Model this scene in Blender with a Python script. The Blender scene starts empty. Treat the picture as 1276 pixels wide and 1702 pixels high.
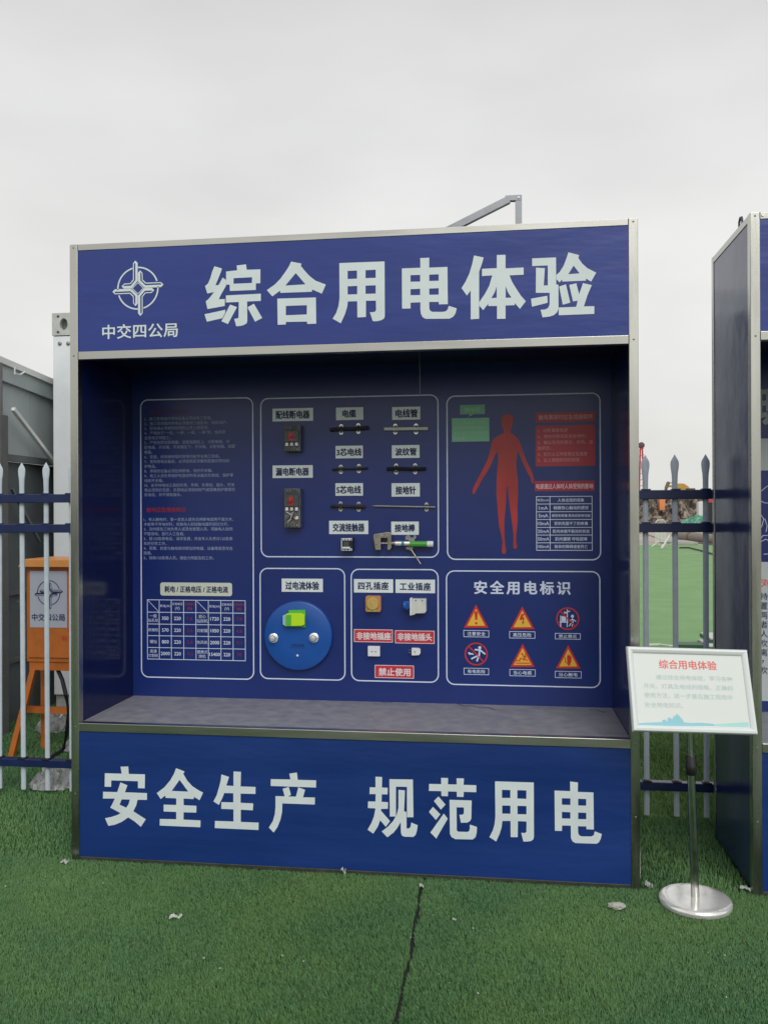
import bpy, bmesh, math, random
import numpy as np
from mathutils import Vector, Matrix
random.seed(7); rng = np.random.default_rng(7)
rad = math.radians
sc = bpy.context.scene
COL = sc.collection

# ------------------------------------------------------------------ camera
F, CX, CY, CZ, YAW, PIT, ROL = 1418.08, 1.8841, -3.5972, 1.5471, -0.1313, 0.0011, -0.0037
_fw = Vector((math.sin(YAW)*math.cos(PIT), math.cos(YAW)*math.cos(PIT), math.sin(PIT)))
_r = Vector((math.cos(YAW), -math.sin(YAW), 0)); _u = _r.cross(_fw)
CR = math.cos(ROL)*_r + math.sin(ROL)*_u
CU = -math.sin(ROL)*_r + math.cos(ROL)*_u
CF = _fw; CP = Vector((CX, CY, CZ))
cam_d = bpy.data.cameras.new('camera'); cam = bpy.data.objects.new('camera', cam_d); COL.objects.link(cam)
mw = Matrix((CR, CU, -CF)).transposed().to_4x4(); mw.translation = CP; cam.matrix_world = mw
cam_d.sensor_fit = 'VERTICAL'; cam_d.sensor_height = 36; cam_d.lens = F/1702*36
cam_d.clip_start = 0.05; cam_d.clip_end = 6000
sc.camera = cam

# ------------------------------------------------------------------ sky, sun, exposure
SUN_EL, SUN_AZ = rad(42), rad(162)      # azimuth measured clockwise from +Y: behind the photographer
world = bpy.data.worlds.new('World'); sc.world = world; world.use_nodes = True
nt = world.node_tree; N = nt.nodes; L = nt.links
bg = N['Background']
skyt = N.new('ShaderNodeTexSky'); skyt.sky_type = 'NISHITA'; skyt.sun_disc = False
skyt.sun_elevation = SUN_EL; skyt.sun_rotation = SUN_AZ
hs = N.new('ShaderNodeHueSaturation'); hs.inputs['Saturation'].default_value = 0.1
L.new(skyt.outputs[0], hs.inputs['Color'])
tc = N.new('ShaderNodeTexCoord'); sep = N.new('ShaderNodeSeparateXYZ'); L.new(tc.outputs['Generated'], sep.inputs[0])
ramp = N.new('ShaderNodeValToRGB'); L.new(sep.outputs['Z'], ramp.inputs[0])
e = ramp.color_ramp.elements
e[0].position = 0.0; e[0].color = (0.81, 0.81, 0.775, 1)
e[1].position = 0.62; e[1].color = (0.68, 0.68, 0.675, 1)
for pos, c in ((0.20, (0.86, 0.86, 0.845, 1)), (0.40, (0.80, 0.80, 0.80, 1))):
    k = e.new(pos); k.color = c
mp = N.new('ShaderNodeMapping'); mp.inputs['Scale'].default_value = (1, 1, 2.6); L.new(tc.outputs['Generated'], mp.inputs[0])
cn = N.new('ShaderNodeTexNoise'); cn.inputs['Scale'].default_value = 2.3; cn.inputs['Detail'].default_value = 4; cn.inputs['Roughness'].default_value = 0.45
L.new(mp.outputs[0], cn.inputs['Vector'])
cr = N.new('ShaderNodeMapRange'); cr.inputs['From Min'].default_value = .3; cr.inputs['From Max'].default_value = .7
cr.inputs['To Min'].default_value = 8.7; cr.inputs['To Max'].default_value = 11.0; L.new(cn.outputs[0], cr.inputs[0])
vm = N.new('ShaderNodeVectorMath'); vm.operation = 'SCALE'; L.new(ramp.outputs[0], vm.inputs[0]); L.new(cr.outputs[0], vm.inputs['Scale'])
mx = N.new('ShaderNodeMix'); mx.data_type = 'RGBA'; mx.inputs[0].default_value = 0.93
L.new(hs.outputs[0], mx.inputs[6]); L.new(vm.outputs[0], mx.inputs[7])
L.new(mx.outputs[2], bg.inputs[0]); bg.inputs[1].default_value = 0.10

sun_d = bpy.data.lights.new('sun', 'SUN'); sun_d.energy = 1.5; sun_d.angle = rad(38); sun_d.color = (1, 0.985, 0.96)
sun = bpy.data.objects.new('sun', sun_d); COL.objects.link(sun)
sd = Vector((math.sin(SUN_AZ)*math.cos(SUN_EL), math.cos(SUN_AZ)*math.cos(SUN_EL), math.sin(SUN_EL)))
sun.rotation_euler = sd.to_track_quat('Z', 'Y').to_euler(); sun.location = sd*20
vs = sc.view_settings; vs.view_transform = 'Standard'; vs.look = 'None'; vs.exposure = 0; vs.gamma = 1; vs.use_curve_mapping = False
sc.cycles.max_bounces = 8

# ------------------------------------------------------------------ measuring helpers
def at(u, v, Y):
    """point of the plane y = Y that was measured at photo pixel (u, v)"""
    d = CR*((u-638)/F) + CU*((851-v)/F) + CF
    return CP + d*((Y-CY)/d.y)
def atx(u, v, X):
    d = CR*((u-638)/F) + CU*((851-v)/F) + CF
    return CP + d*((X-CX)/d.x)
def atz(u, v, Z=0):
    d = CR*((u-638)/F) + CU*((851-v)/F) + CF
    return CP + d*((Z-CZ)/d.z)
def rpx(u0, v0, u1, v1, Y):
    """x0, x1, z0, z1 of an upright rectangle on plane y = Y"""
    um, vm_ = (u0+u1)/2, (v0+v1)/2
    return at(u0, vm_, Y).x, at(u1, vm_, Y).x, at(um, v1, Y).z, at(um, v0, Y).z

# ------------------------------------------------------------------ materials
MATS = {}
def M(name, col, rough=0.6, metal=0.0, spec=0.5, var=0.0, vscale=6.0, bump=0.0, bscale=60.0, col2=None, rvar=0.0,
      stretch=(1, 1, 1), coat=0.0, trans=0.0, emit=None, detail=5, contrast=(.35, .65), bdist=0.01, tint=None):
    if name in MATS: return MATS[name]
    m = bpy.data.materials.new(name); m.use_nodes = True; MATS[name] = m
    nt = m.node_tree; N = nt.nodes; L = nt.links; p = N['Principled BSDF']
    p.inputs['Base Color'].default_value = (*col, 1); p.inputs['Roughness'].default_value = rough
    p.inputs['Metallic'].default_value = metal; p.inputs['Specular IOR Level'].default_value = spec
    p.inputs['Coat Weight'].default_value = coat; p.inputs['Transmission Weight'].default_value = trans
    if tint: p.inputs['Specular Tint'].default_value = (*tint, 1)
    if var or bump or col2 or rvar:
        t = N.new('ShaderNodeTexCoord'); mp = N.new('ShaderNodeMapping'); mp.inputs['Scale'].default_value = stretch
        L.new(t.outputs['Object'], mp.inputs[0])
    if var or col2 or rvar:
        n = N.new('ShaderNodeTexNoise'); n.inputs['Scale'].default_value = vscale; n.inputs['Detail'].default_value = detail
        n.inputs['Roughness'].default_value = 0.6
        L.new(mp.outputs[0], n.inputs['Vector'])
        mr = N.new('ShaderNodeMapRange'); mr.inputs[1].default_value = contrast[0]; mr.inputs[2].default_value = contrast[1]
        L.new(n.outputs[0], mr.inputs[0])
    if var or col2:
        c2 = col2 if col2 else tuple(min(1, c*(1+var)) for c in col)
        c1 = col if col2 else tuple(c*(1-var) for c in col)
        x = N.new('ShaderNodeMix'); x.data_type = 'RGBA'; x.inputs[6].default_value = (*c1, 1); x.inputs[7].default_value = (*c2, 1)
        L.new(mr.outputs[0], x.inputs[0]); L.new(x.outputs[2], p.inputs['Base Color'])
    if rvar:
        r = N.new('ShaderNodeMapRange'); r.inputs[3].default_value = max(0.02, rough-rvar); r.inputs[4].default_value = rough+rvar
        L.new(mr.outputs[0], r.inputs[0]); L.new(r.outputs[0], p.inputs['Roughness'])
    if bump:
        b = N.new('ShaderNodeTexNoise'); b.inputs['Scale'].default_value = bscale; b.inputs['Detail'].default_value = 4
        L.new(mp.outputs[0], b.inputs['Vector'])
        bn = N.new('ShaderNodeBump'); bn.inputs['Strength'].default_value = bump; bn.inputs['Distance'].default_value = bdist
        L.new(b.outputs[0], bn.inputs['Height']); L.new(bn.outputs[0], p.inputs['Normal'])
    return m

BLUE = (0.012, 0.036, 0.222)
vinyl_base = M('blue_vinyl_base', (0.009, 0.038, 0.190), 0.36, var=.12, vscale=1.3, bump=.26, bscale=2.1, stretch=(0.6, 1, 2.6), bdist=.03, rvar=.06)  # same print as the header, whose brighter blue has sky reflection painted in
vinyl = M('blue_vinyl', (0.019, 0.042, 0.245), 0.33, var=.10, vscale=1.6, bump=.30, bscale=1.8, stretch=(0.7, 1, 2.6), bdist=.03, rvar=.06)
vinyl_back = M('blue_print', (0.010, 0.027, 0.165), 0.30, var=.08, vscale=2, bump=.12, bscale=3, bdist=.02)
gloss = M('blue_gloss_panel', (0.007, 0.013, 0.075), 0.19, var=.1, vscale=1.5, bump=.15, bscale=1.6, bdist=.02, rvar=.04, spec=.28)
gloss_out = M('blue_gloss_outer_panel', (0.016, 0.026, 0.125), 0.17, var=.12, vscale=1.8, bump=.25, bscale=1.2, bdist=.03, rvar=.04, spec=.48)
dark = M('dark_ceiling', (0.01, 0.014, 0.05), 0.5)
alu = M('brushed_aluminium', (0.52, 0.52, 0.47), 0.27, 1.0, var=.10, vscale=9, rvar=.10, bump=.08, bscale=260, stretch=(1, 1, .12), bdist=.002)
alu_h = M('brushed_aluminium_rail', (0.50, 0.50, 0.46), 0.30, 1.0, var=.09, vscale=9, rvar=.06, bump=.03, bscale=120, stretch=(.12, 1, 1), bdist=.001)
letter = M('letter_white', (0.70, 0.78, 0.79), 0.42, var=.04, vscale=7)
print_w = M('print_white', (0.66, 0.73, 0.90), 0.4)
print_red = M('print_red', (0.42, 0.045, 0.06), 0.4)
print_dred = M('print_dark_red', (0.30, 0.022, 0.045), 0.4)
plate_w = M('plate_white', (0.72, 0.78, 0.80), 0.45, var=.04, vscale=9)
plate_ink = M('plate_ink', (0.012, 0.02, 0.09), 0.5)
plate_red = M('plate_red', (0.56, 0.030, 0.055), 0.4)
figure_red = M('figure_red', (0.42, 0.034, 0.032), 0.4, var=.16, vscale=5)
box_red = M('box_red', (0.42, 0.030, 0.050), 0.4, var=.06, vscale=5)
print_pink = M('print_pink', (0.62, 0.30, 0.30), 0.4)
print_green = M('print_green', (0.16, 0.42, 0.25), 0.4)
print_lgreen = M('print_light_green', (0.24, 0.58, 0.34), 0.4)
sign_red = M('sign_red', (0.60, 0.03, 0.025), 0.4)
sign_yellow = M('sign_yellow', (0.78, 0.48, 0.05), 0.4)
navy = M('navy_steel', (0.010, 0.022, 0.095), 0.32, var=.15, vscale=12, spec=.6)
picket_m = M('pale_grey_steel', (0.58, 0.66, 0.73), 0.42, var=.08, vscale=10, spec=.5)
black = M('black_plastic', (0.012, 0.012, 0.013), 0.4)
rubber = M('black_rubber', (0.012, 0.012, 0.014), 0.6)
bake = M('breaker_grey', (0.12, 0.125, 0.13), 0.45, var=.3, vscale=60, bump=.3, bscale=200, bdist=.002)
bake2 = M('breaker_face', (0.065, 0.067, 0.072), 0.4, var=.2, vscale=60)
screw_m = M('zinc_screw', (0.62, 0.61, 0.57), 0.26, 1.0, var=.12, vscale=80)
steel = M('galvanised', (0.30, 0.31, 0.33), 0.45, 0.8, var=.12, vscale=25, rvar=.08)
chrome = M('polished_steel', (0.93, 0.92, 0.88), 0.20, 0.62, var=.10, vscale=14, rvar=.05, bump=.08, bscale=9, bdist=.004)
pole_m = M('pole_steel', (0.62, 0.62, 0.58), 0.22, 1.0, var=.05, vscale=20, rvar=.05)
cast_m = M('cast_bronze', (0.36, 0.33, 0.27), 0.38, 0.85, var=.2, vscale=40, bump=.2, bscale=120, bdist=.002)
green_pl = M('green_plastic', (0.07, 0.36, 0.05), 0.3)
white_pl = M('white_plastic', (0.74, 0.76, 0.80), 0.35, var=.03, vscale=20)
cream_pl = M('cream_plastic', (0.62, 0.64, 0.58), 0.35, var=.06, vscale=30)
red_pl = M('red_plastic', (0.45, 0.02, 0.025), 0.3)
yellow_pl = M('mustard_plastic', (0.52, 0.36, 0.11), 0.38, var=.08, vscale=30)
orange_pl = M('worn_orange_plastic', (0.50, 0.24, 0.09), 0.45)
blue_pl = M('bright_blue_plastic', (0.008, 0.082, 0.36), 0.34, bump=.08, bscale=40, bdist=.003, var=.05, vscale=4)
blue_pl2 = M('mid_blue_plastic', (0.02, 0.12, 0.45), 0.35)
lime = M('lime_cover', (0.50, 0.80, 0.02), 0.3, spec=.5)
lime2 = M('green_cover', (0.10, 0.48, 0.05), 0.3)
pale_clip = M('pale_blue_plastic', (0.35, 0.55, 0.75), 0.3)
shelf_m = M('faded_shelf_film', (0.20, 0.20, 0.25), 0.5, col2=(0.33, 0.335, 0.35), vscale=16, stretch=(1, 1, 1), rvar=.08, bump=.15, bscale=90, bdist=.003, detail=14, contrast=(.28, .78))
crack_m = M('dark_crack', (0.02, 0.018, 0.03), 0.7)
frame_w = M('white_frame_plastic', (0.78, 0.82, 0.81), 0.3)
sheet_w = M('poster_white', (0.68, 0.72, 0.68), 0.35)
poster_red = M('poster_red', (0.75, 0.12, 0.11), 0.4)
poster_grey = M('poster_faded_ink', (0.45, 0.57, 0.59), 0.5)
poster_blue = M('poster_sky_blue', (0.25, 0.56, 0.64), 0.4)
poster_teal = M('poster_pale_teal', (0.36, 0.68, 0.64), 0.4)
orange_m = M('orange_paint', (0.60, 0.17, 0.030), 0.45, var=.12, vscale=7, bump=.1, bscale=40, bdist=.003)
orange_l = M('orange_roof_paint', (0.80, 0.33, 0.09), 0.4, var=.06, vscale=7)
cabin_m = M('cabin_white', (0.76, 0.80, 0.82), 0.5, var=.05, vscale=3)
cabin_c = M('cabin_casting_grey', (0.50, 0.52, 0.50), 0.5, var=.1, vscale=12)
shed_m = M('shed_panel', (0.44, 0.50, 0.50), 0.45, var=.08, vscale=1.5, stretch=(1, 1, .4))
shed_d = M('shed_lower_panel', (0.14, 0.16, 0.165), 0.5, var=.12, vscale=1.5)
shed_t = M('shed_trim_white', (0.74, 0.76, 0.74), 0.5)
shed_c = M('shed_column_grey', (0.15, 0.15, 0.15), 0.6, var=.12, vscale=5)
concrete = M('concrete', (0.42, 0.38, 0.32), 0.85, var=.16, vscale=.35, detail=9, bump=.2, bscale=4)
dirt = M('dirt', (0.055, 0.042, 0.034), 0.95, col2=(0.34, 0.28, 0.22), vscale=.8, detail=10, contrast=(.44, .60), bump=.8, bscale=1.6, bdist=.3)
film_m = M('clear_film', (0.80, 0.82, 0.82), 0.10, trans=.6, bump=.5, bscale=30, bdist=.01, var=.1, vscale=25)
paper = M('paper_scrap', (0.48, 0.51, 0.46), 0.7, var=.12, vscale=60)
stone_m = M('pale_stone', (0.42, 0.42, 0.36), 0.8, var=.2, vscale=40, bump=.3, bscale=60, bdist=.004)

def turf_mat(name, ca, cb, cc, rough, spec):
    m = bpy.data.materials.new(name); m.use_nodes = True
    nt = m.node_tree; N = nt.nodes; L = nt.links; p = N['Principled BSDF']
    t = N.new('ShaderNodeTexCoord')
    n1 = N.new('ShaderNodeTexNoise'); n1.inputs['Scale'].default_value = 1.3; n1.inputs['Detail'].default_value = 7; n1.inputs['Roughness'].default_value = .62
    n2 = N.new('ShaderNodeTexNoise'); n2.inputs['Scale'].default_value = 95; n2.inputs['Detail'].default_value = 3
    for n in (n1, n2): L.new(t.outputs['Object'], n.inputs['Vector'])
    r1 = N.new('ShaderNodeMapRange'); r1.inputs[1].default_value = .35; r1.inputs[2].default_value = .65; L.new(n1.outputs[0], r1.inputs[0])
    r2 = N.new('ShaderNodeMapRange'); r2.inputs[1].default_value = .35; r2.inputs[2].default_value = .65; L.new(n2.outputs[0], r2.inputs[0])
    a = N.new('ShaderNodeMix'); a.data_type = 'RGBA'; a.inputs[6].default_value = (*ca, 1); a.inputs[7].default_value = (*cb, 1); L.new(r1.outputs[0], a.inputs[0])
    b = N.new('ShaderNodeMix'); b.data_type = 'RGBA'; b.inputs[7].default_value = (*cc, 1); L.new(a.outputs[2], b.inputs[6])
    k = N.new('ShaderNodeMath'); k.operation = 'MULTIPLY'; k.inputs[1].default_value = .55; L.new(r2.outputs[0], k.inputs[0]); L.new(k.outputs[0], b.inputs[0])
    L.new(b.outputs[2], p.inputs['Base Color'])
    p.inputs['Roughness'].default_value = rough; p.inputs['Specular IOR Level'].default_value = spec
    return m
blade_m = turf_mat('turf_blade', (0.050, 0.165, 0.068), (0.130, 0.255, 0.078), (0.200, 0.340, 0.160), .6, .25)
turf_m = turf_mat('turf_backing', (0.024, 0.07, 0.018), (0.034, 0.088, 0.024), (0.05, 0.11, 0.03), .8, .2)
far_turf_m = turf_mat('faded_sheen_turf', (0.13, 0.28, 0.095), (0.19, 0.35, 0.14), (0.24, 0.40, 0.18), .7, .3)  # paler turf, with the grazing sky sheen mixed into its green
far_blade_m = turf_mat('faded_turf_blade', (0.13, 0.27, 0.07), (0.19, 0.33, 0.10), (0.30, 0.44, 0.16), .5, .35)

# ------------------------------------------------------------------ object helpers
def thing(name, label, cat, loc=(0, 0, 0), group=None):
    o = bpy.data.objects.new(name, None); COL.objects.link(o); o.location = loc; o.empty_display_size = .1
    o['label'] = label; o['category'] = cat
    if group: o['group'] = group
    return o
def rootloc(p):
    v = Vector((0, 0, 0))
    while p is not None: v += p.location; p = p.parent
    return v
class MB:
    def __init__(s): s.v = []; s.f = []
    def add(s, vs_, fs):
        n = len(s.v); s.v += [tuple(v) for v in vs_]; s.f += [tuple(i+n for i in f) for f in fs]; return s
    def box(s, x0, x1, y0, y1, z0, z1):
        v = [(x, y, z) for x in (x0, x1) for y in (y0, y1) for z in (z0, z1)]
        return s.add(v, [(0, 1, 3, 2), (4, 6, 7, 5), (0, 4, 5, 1), (2, 3, 7, 6), (0, 2, 6, 4), (1, 5, 7, 3)])
    def bar(s, a, b, w, d, up=(0, 0, 1)):
        a, b = Vector(a), Vector(b); t = (b-a).normalized(); up = Vector(up)
        sx = t.cross(up).normalized(); sy = sx.cross(t).normalized()
        v = [p+sx*w/2*i+sy*d/2*j for p in (a, b) for i, j in ((-1, -1), (1, -1), (1, 1), (-1, 1))]
        return s.add(v, [(3, 2, 1, 0), (4, 5, 6, 7), (0, 1, 5, 4), (1, 2, 6, 5), (2, 3, 7, 6), (3, 0, 4, 7)])
    def tube(s, pts, r, n=10, cap=True, ry=None):
        pts = [Vector(p) for p in pts]; rs = r if isinstance(r, (list, tuple)) else [r]*len(pts); rings = []
        t0 = (pts[1]-pts[0]).normalized(); ref = Vector((0, 0, 1)) if abs(t0.z) < .9 else Vector((1, 0, 0))
        for i, p in enumerate(pts):
            t = (pts[min(i+1, len(pts)-1)]-pts[max(i-1, 0)]).normalized()
            a = (ref-t*ref.dot(t)).normalized(); b = t.cross(a)
            rings.append([p+(a*math.cos(2*math.pi*k/n)+b*math.sin(2*math.pi*k/n))*rs[i] for k in range(n)])
        v = [q for r_ in rings for q in r_]; f = []
        for i in range(len(pts)-1):
            for k in range(n):
                f.append((i*n+k, i*n+(k+1) % n, (i+1)*n+(k+1) % n, (i+1)*n+k))
        if cap: f.append(tuple(range(n-1, -1, -1))); f.append(tuple((len(pts)-1)*n+k for k in range(n)))
        return s.add(v, f)
    def cyl(s, c, axis, r, h, n=24):
        c = Vector(c); ax = Vector(axis).normalized(); return s.tube([c-ax*h/2, c+ax*h/2], r, n)
    def lathe(s, c, axis, prof, n=32):
        """prof: list of (radius, height along axis)"""
        c = Vector(c); ax = Vector(axis).normalized(); ref = Vector((0, 0, 1)) if abs(ax.z) < .9 else Vector((1, 0, 0))
        a = (ref-ax*ref.dot(ax)).normalized(); b = ax.cross(a); v = []; f = []
        for r, h in prof:
            for k in range(n):
                an = 2*math.pi*k/n; v.append(c+ax*h+(a*math.cos(an)+b*math.sin(an))*max(r, 1e-5))
        for i in range(len(prof)-1):
            for k in range(n): f.append((i*n+k, i*n+(k+1) % n, (i+1)*n+(k+1) % n, (i+1)*n+k))
        f.append(tuple(range(n-1, -1, -1))); f.append(tuple((len(prof)-1)*n+k for k in range(n)))
        return s.add(v, f)
    def prism(s, poly, y0, y1):
        """polygon in x,z (counter-clockwise seen from -y) from y0 (front) to y1"""
        n = len(poly); v = [(x, y0, z) for x, z in poly]+[(x, y1, z) for x, z in poly]
        f = [tuple(range(n)), tuple(range(2*n-1, n-1, -1))]+[((i+1) % n, i, n+i, n+(i+1) % n) for i in range(n)]
        return s.add(v, f)
    def build(s, name, mat, parent=None, bevel=0, smooth=False, xf=None, seg=2):
        off = rootloc(parent)
        vs_ = s.v if xf is None else [tuple(xf @ Vector(v)) for v in s.v]
        me = bpy.data.meshes.new(name); me.from_pydata([(v[0]-off.x, v[1]-off.y, v[2]-off.z) for v in vs_], [], s.f)
        bm = bmesh.new(); bm.from_mesh(me); bmesh.ops.recalc_face_normals(bm, faces=bm.faces)
        if bevel: bmesh.ops.bevel(bm, geom=list(bm.edges), offset=bevel, segments=seg, affect='EDGES', profile=.5, clamp_overlap=True)
        bm.to_mesh(me); bm.free()
        if smooth:
            me.polygons.foreach_set('use_smooth', [True]*len(me.polygons)); me.set_sharp_from_angle(angle=rad(40))
        me.materials.append(mat)
        o = bpy.data.objects.new(name, me); COL.objects.link(o); o.parent = parent
        return o
def tag(o, label=None, cat=None, kind=None, group=None):
    if label: o['label'] = label
    if cat: o['category'] = cat
    if kind: o['kind'] = kind
    if group: o['group'] = group
    return o
def join_mesh(name, verts, faces, mat, parent):
    off = rootloc(parent)
    me = bpy.data.meshes.new(name); me.from_pydata([(v[0]-off.x, v[1]-off.y, v[2]-off.z) for v in verts], [], faces)
    me.materials.append(mat); o = bpy.data.objects.new(name, me); COL.objects.link(o); o.parent = parent
    return o

# ------------------------------------------------------------------ flat print: shapes in plane coordinates, laid on a frame
class Plane:
    def __init__(s, o, ex=(1, 0, 0), ey=(0, 0, 1)):
        s.o = Vector(o); s.ex = Vector(ex).normalized(); s.ey = Vector(ey).normalized(); s.n = s.ex.cross(s.ey)
    def p(s, x, y, h=0): return s.o+s.ex*x+s.ey*y+s.n*h
def wall_plane(Y): return Plane((0, Y, 0))
class Flat:
    def __init__(s): s.v = []; s.f = []
    def poly(s, pts): n = len(s.v); s.v += list(pts); s.f.append(tuple(range(n, n+len(pts)))); return s
    def rect(s, x0, x1, y0, y1): return s.poly([(x0, y0), (x1, y0), (x1, y1), (x0, y1)])
    def strip(s, pts, w, off=0.0, closed=False):
        n = len(pts); P = [Vector(p) for p in pts]; Lf = []; Rt = []
        for i in range(n):
            a = P[i-1] if (i > 0 or closed) else None; b = P[(i+1) % n] if (i < n-1 or closed) else None
            d1 = (P[i]-a).normalized() if a is not None else (b-P[i]).normalized()
            d2 = (b-P[i]).normalized() if b is not None else d1
            n1 = Vector((-d1.y, d1.x)); n2 = Vector((-d2.y, d2.x)); m = (n1+n2).normalized(); k = 1/max(.35, m.dot(n1))
            Lf.append(P[i]+m*k*(off+w/2)); Rt.append(P[i]+m*k*(off-w/2))
        b0 = len(s.v); s.v += [tuple(q) for q in Lf]+[tuple(q) for q in Rt]
        for i in range(n if closed else n-1):
            j = (i+1) % n; s.f.append((b0+i, b0+n+i, b0+n+j, b0+j))
        return s
    def ring(s, cx, cy, r, w, n=40): return s.strip([(cx+r*math.cos(2*math.pi*k/n), cy+r*math.sin(2*math.pi*k/n)) for k in range(n)], w, closed=True)
    def disc(s, cx, cy, r, n=20): return s.poly([(cx+r*math.cos(2*math.pi*k/n), cy+r*math.sin(2*math.pi*k/n)) for k in range(n)])
    def build(s, name, mat, parent, pl, h): return join_mesh(name, [pl.p(x, y, h) for x, y in s.v], s.f, mat, parent)
def rrect(x0, x1, y0, y1, r, n=6):
    out = []
    for cx, cy, a0 in ((x1-r, y0+r, -90), (x1-r, y1-r, 0), (x0+r, y1-r, 90), (x0+r, y0+r, 180)):
        for k in range(n+1):
            a = rad(a0+90*k/n); out.append((cx+r*math.cos(a), cy+r*math.sin(a)))
    return out

# lettering: thin strings straight from the built-in font, bold ones thickened through a distance field
_cache = {}
def glyphs(s, sp=1.0, lead=1.0):
    key = (s, sp, lead)
    if key in _cache: return _cache[key]
    c = bpy.data.curves.new('t', 'FONT'); c.body = s; c.size = 1; c.resolution_u = 2; c.space_character = sp; c.space_line = lead
    o = bpy.data.objects.new('t', c)
    me = bpy.data.meshes.new_from_object(o)
    co = np.empty(len(me.vertices)*3); me.vertices.foreach_get('co', co); co = co.reshape(-1, 3)[:, :2].copy()
    fs = [tuple(p.vertices) for p in me.polygons]
    bpy.data.objects.remove(o); bpy.data.curves.remove(c); bpy.data.meshes.remove(me)
    _cache[key] = (co, fs); return _cache[key]
def bold(s, tx, ty, res, sp=1.0, pn=0):
    key = (s, tx, ty, res, sp, pn)
    if key in _cache: return _cache[key]
    co, fs = glyphs(s, sp)
    cnt = {}
    for f in fs:
        for i in range(len(f)):
            a, b = tuple(co[f[i]].round(5)), tuple(co[f[(i+1) % len(f)]].round(5))
            if a == b: continue
            k = (a, b) if a < b else (b, a); cnt[k] = cnt.get(k, 0)+1
    E = np.array([k for k, v in cnt.items() if v == 1]).reshape(-1, 2, 2)
    lo = co.min(0)-(tx*1.6, ty*1.6); hi = co.max(0)+(tx*1.6, ty*1.6); h = 1.0/res
    nx, ny = int((hi[0]-lo[0])/h)+2, int((hi[1]-lo[1])/h)+2
    gx = lo[0]+np.arange(nx)*h; gy = lo[1]+np.arange(ny)*h; Fd = np.full((nx, ny), 9.0)
    S = np.array([tx, ty])
    for i0 in range(0, nx, 24):
        i1 = min(nx, i0+24); xa, xb = gx[i0]-3*tx, gx[i1-1]+3*tx
        m = (E[:, :, 0].max(1) >= xa) & (E[:, :, 0].min(1) <= xb); e_ = E[m]
        G = np.stack(np.meshgrid(gx[i0:i1], gy, indexing='ij'), -1).reshape(-1, 2)
        if len(e_) == 0: continue
        A = e_[:, 0]/S; B = e_[:, 1]/S; Gs = G/S; d = B-A; dd = (d*d).sum(1)+1e-12
        t = np.clip(((Gs[:, None]-A)*d).sum(2)/dd, 0, 1); dist = np.sqrt((((Gs[:, None]-A)-t[..., None]*d)**2).sum(2)).min(1)
        if pn:      # squarer corners: sample the outline and measure with a higher norm
            sm = np.concatenate([a_+(b_-a_)*np.linspace(0, 1, max(2, int(np.linalg.norm(b_-a_)/.13)+1))[:, None] for a_, b_ in zip(A, B)])
            near = dist < 2.2; dp = np.full(len(Gs), 9.0); q_ = Gs[near]
            dp[near] = np.concatenate([((np.abs(c_[:, None]-sm)**pn).sum(2)**(1/pn)).min(1) for c_ in np.array_split(q_, max(1, len(q_)//600))]) if len(q_) else 0
            dist = np.where(near, dp, dist)
        # even-odd test along +y
        a, b = e_[:, 0], e_[:, 1]
        x = G[:, 0][:, None]+1e-7; c1 = (a[:, 0] > x) != (b[:, 0] > x)
        yy = a[:, 1]+(x-a[:, 0])*(b[:, 1]-a[:, 1])/np.where(b[:, 0] == a[:, 0], 1, b[:, 0]-a[:, 0])
        ins = ((c1 & (yy > G[:, 1][:, None])).sum(1) % 2) == 1
        Fd[i0:i1] = np.where(ins, -1-dist, dist-1).reshape(i1-i0, ny)
    V = []; Fs = []
    I = Fd < 0
    full = I[:-1, :-1] & I[1:, :-1] & I[1:, 1:] & I[:-1, 1:]; anyc = I[:-1, :-1] | I[1:, :-1] | I[1:, 1:] | I[:-1, 1:]
    for j in range(ny-1):
        i = 0
        row = full[:, j]
        while i < nx-1:
            if row[i]:
                k = i
                while k < nx-1 and row[k]: k += 1
                n = len(V); V += [(gx[i], gy[j]), (gx[k], gy[j]), (gx[k], gy[j+1]), (gx[i], gy[j+1])]; Fs.append((n, n+1, n+2, n+3)); i = k
            else: i += 1
    for i, j in zip(*np.where(anyc & ~full)):
        cs = [(i, j), (i+1, j), (i+1, j+1), (i, j+1)]; pts = []
        for q in range(4):
            a, b = cs[q], cs[(q+1) % 4]; fa, fb = Fd[a], Fd[b]
            if fa < 0: pts.append((gx[a[0]], gy[a[1]]))
            if (fa < 0) != (fb < 0):
                t = fa/(fa-fb); pts.append((gx[a[0]]+t*(gx[b[0]]-gx[a[0]]), gy[a[1]]+t*(gy[b[1]]-gy[a[1]])))
        if len(pts) > 2: n = len(V); V += pts; Fs.append(tuple(range(n, n+len(pts))))
    _cache[key] = (np.array(V), Fs); return _cache[key]
def text(s, rect, mat, parent, pl, h, b=None, res=40, pn=0, sp=1.0, lead=1.0, name='lettering', keep=False, skew=0.0):
    x0, x1, z0, z1 = rect
    co, fs = bold(s, b[0], b[1], res, sp, pn) if b else glyphs(s, sp, lead)
    lo, hi = co.min(0), co.max(0)
    kx, kz = (x1-x0)/(hi[0]-lo[0]), (z1-z0)/(hi[1]-lo[1])
    if keep:
        k = min(kx, kz); cx, cz = (x0+x1)/2, (z0+z1)/2; kx = kz = k
        x0, z0 = cx-k*(hi[0]-lo[0])/2, cz-k*(hi[1]-lo[1])/2
    off = rootloc(parent)
    vs_ = [pl.p(x0+(a-lo[0])*kx, z0+(c-lo[1])*kz, h)-off for a, c in co]
    me = bpy.data.meshes.new(name); me.from_pydata(vs_, [], fs); me.materials.append(mat)
    o = bpy.data.objects.new(name, me); COL.objects.link(o); o.parent = parent
    return o

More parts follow.
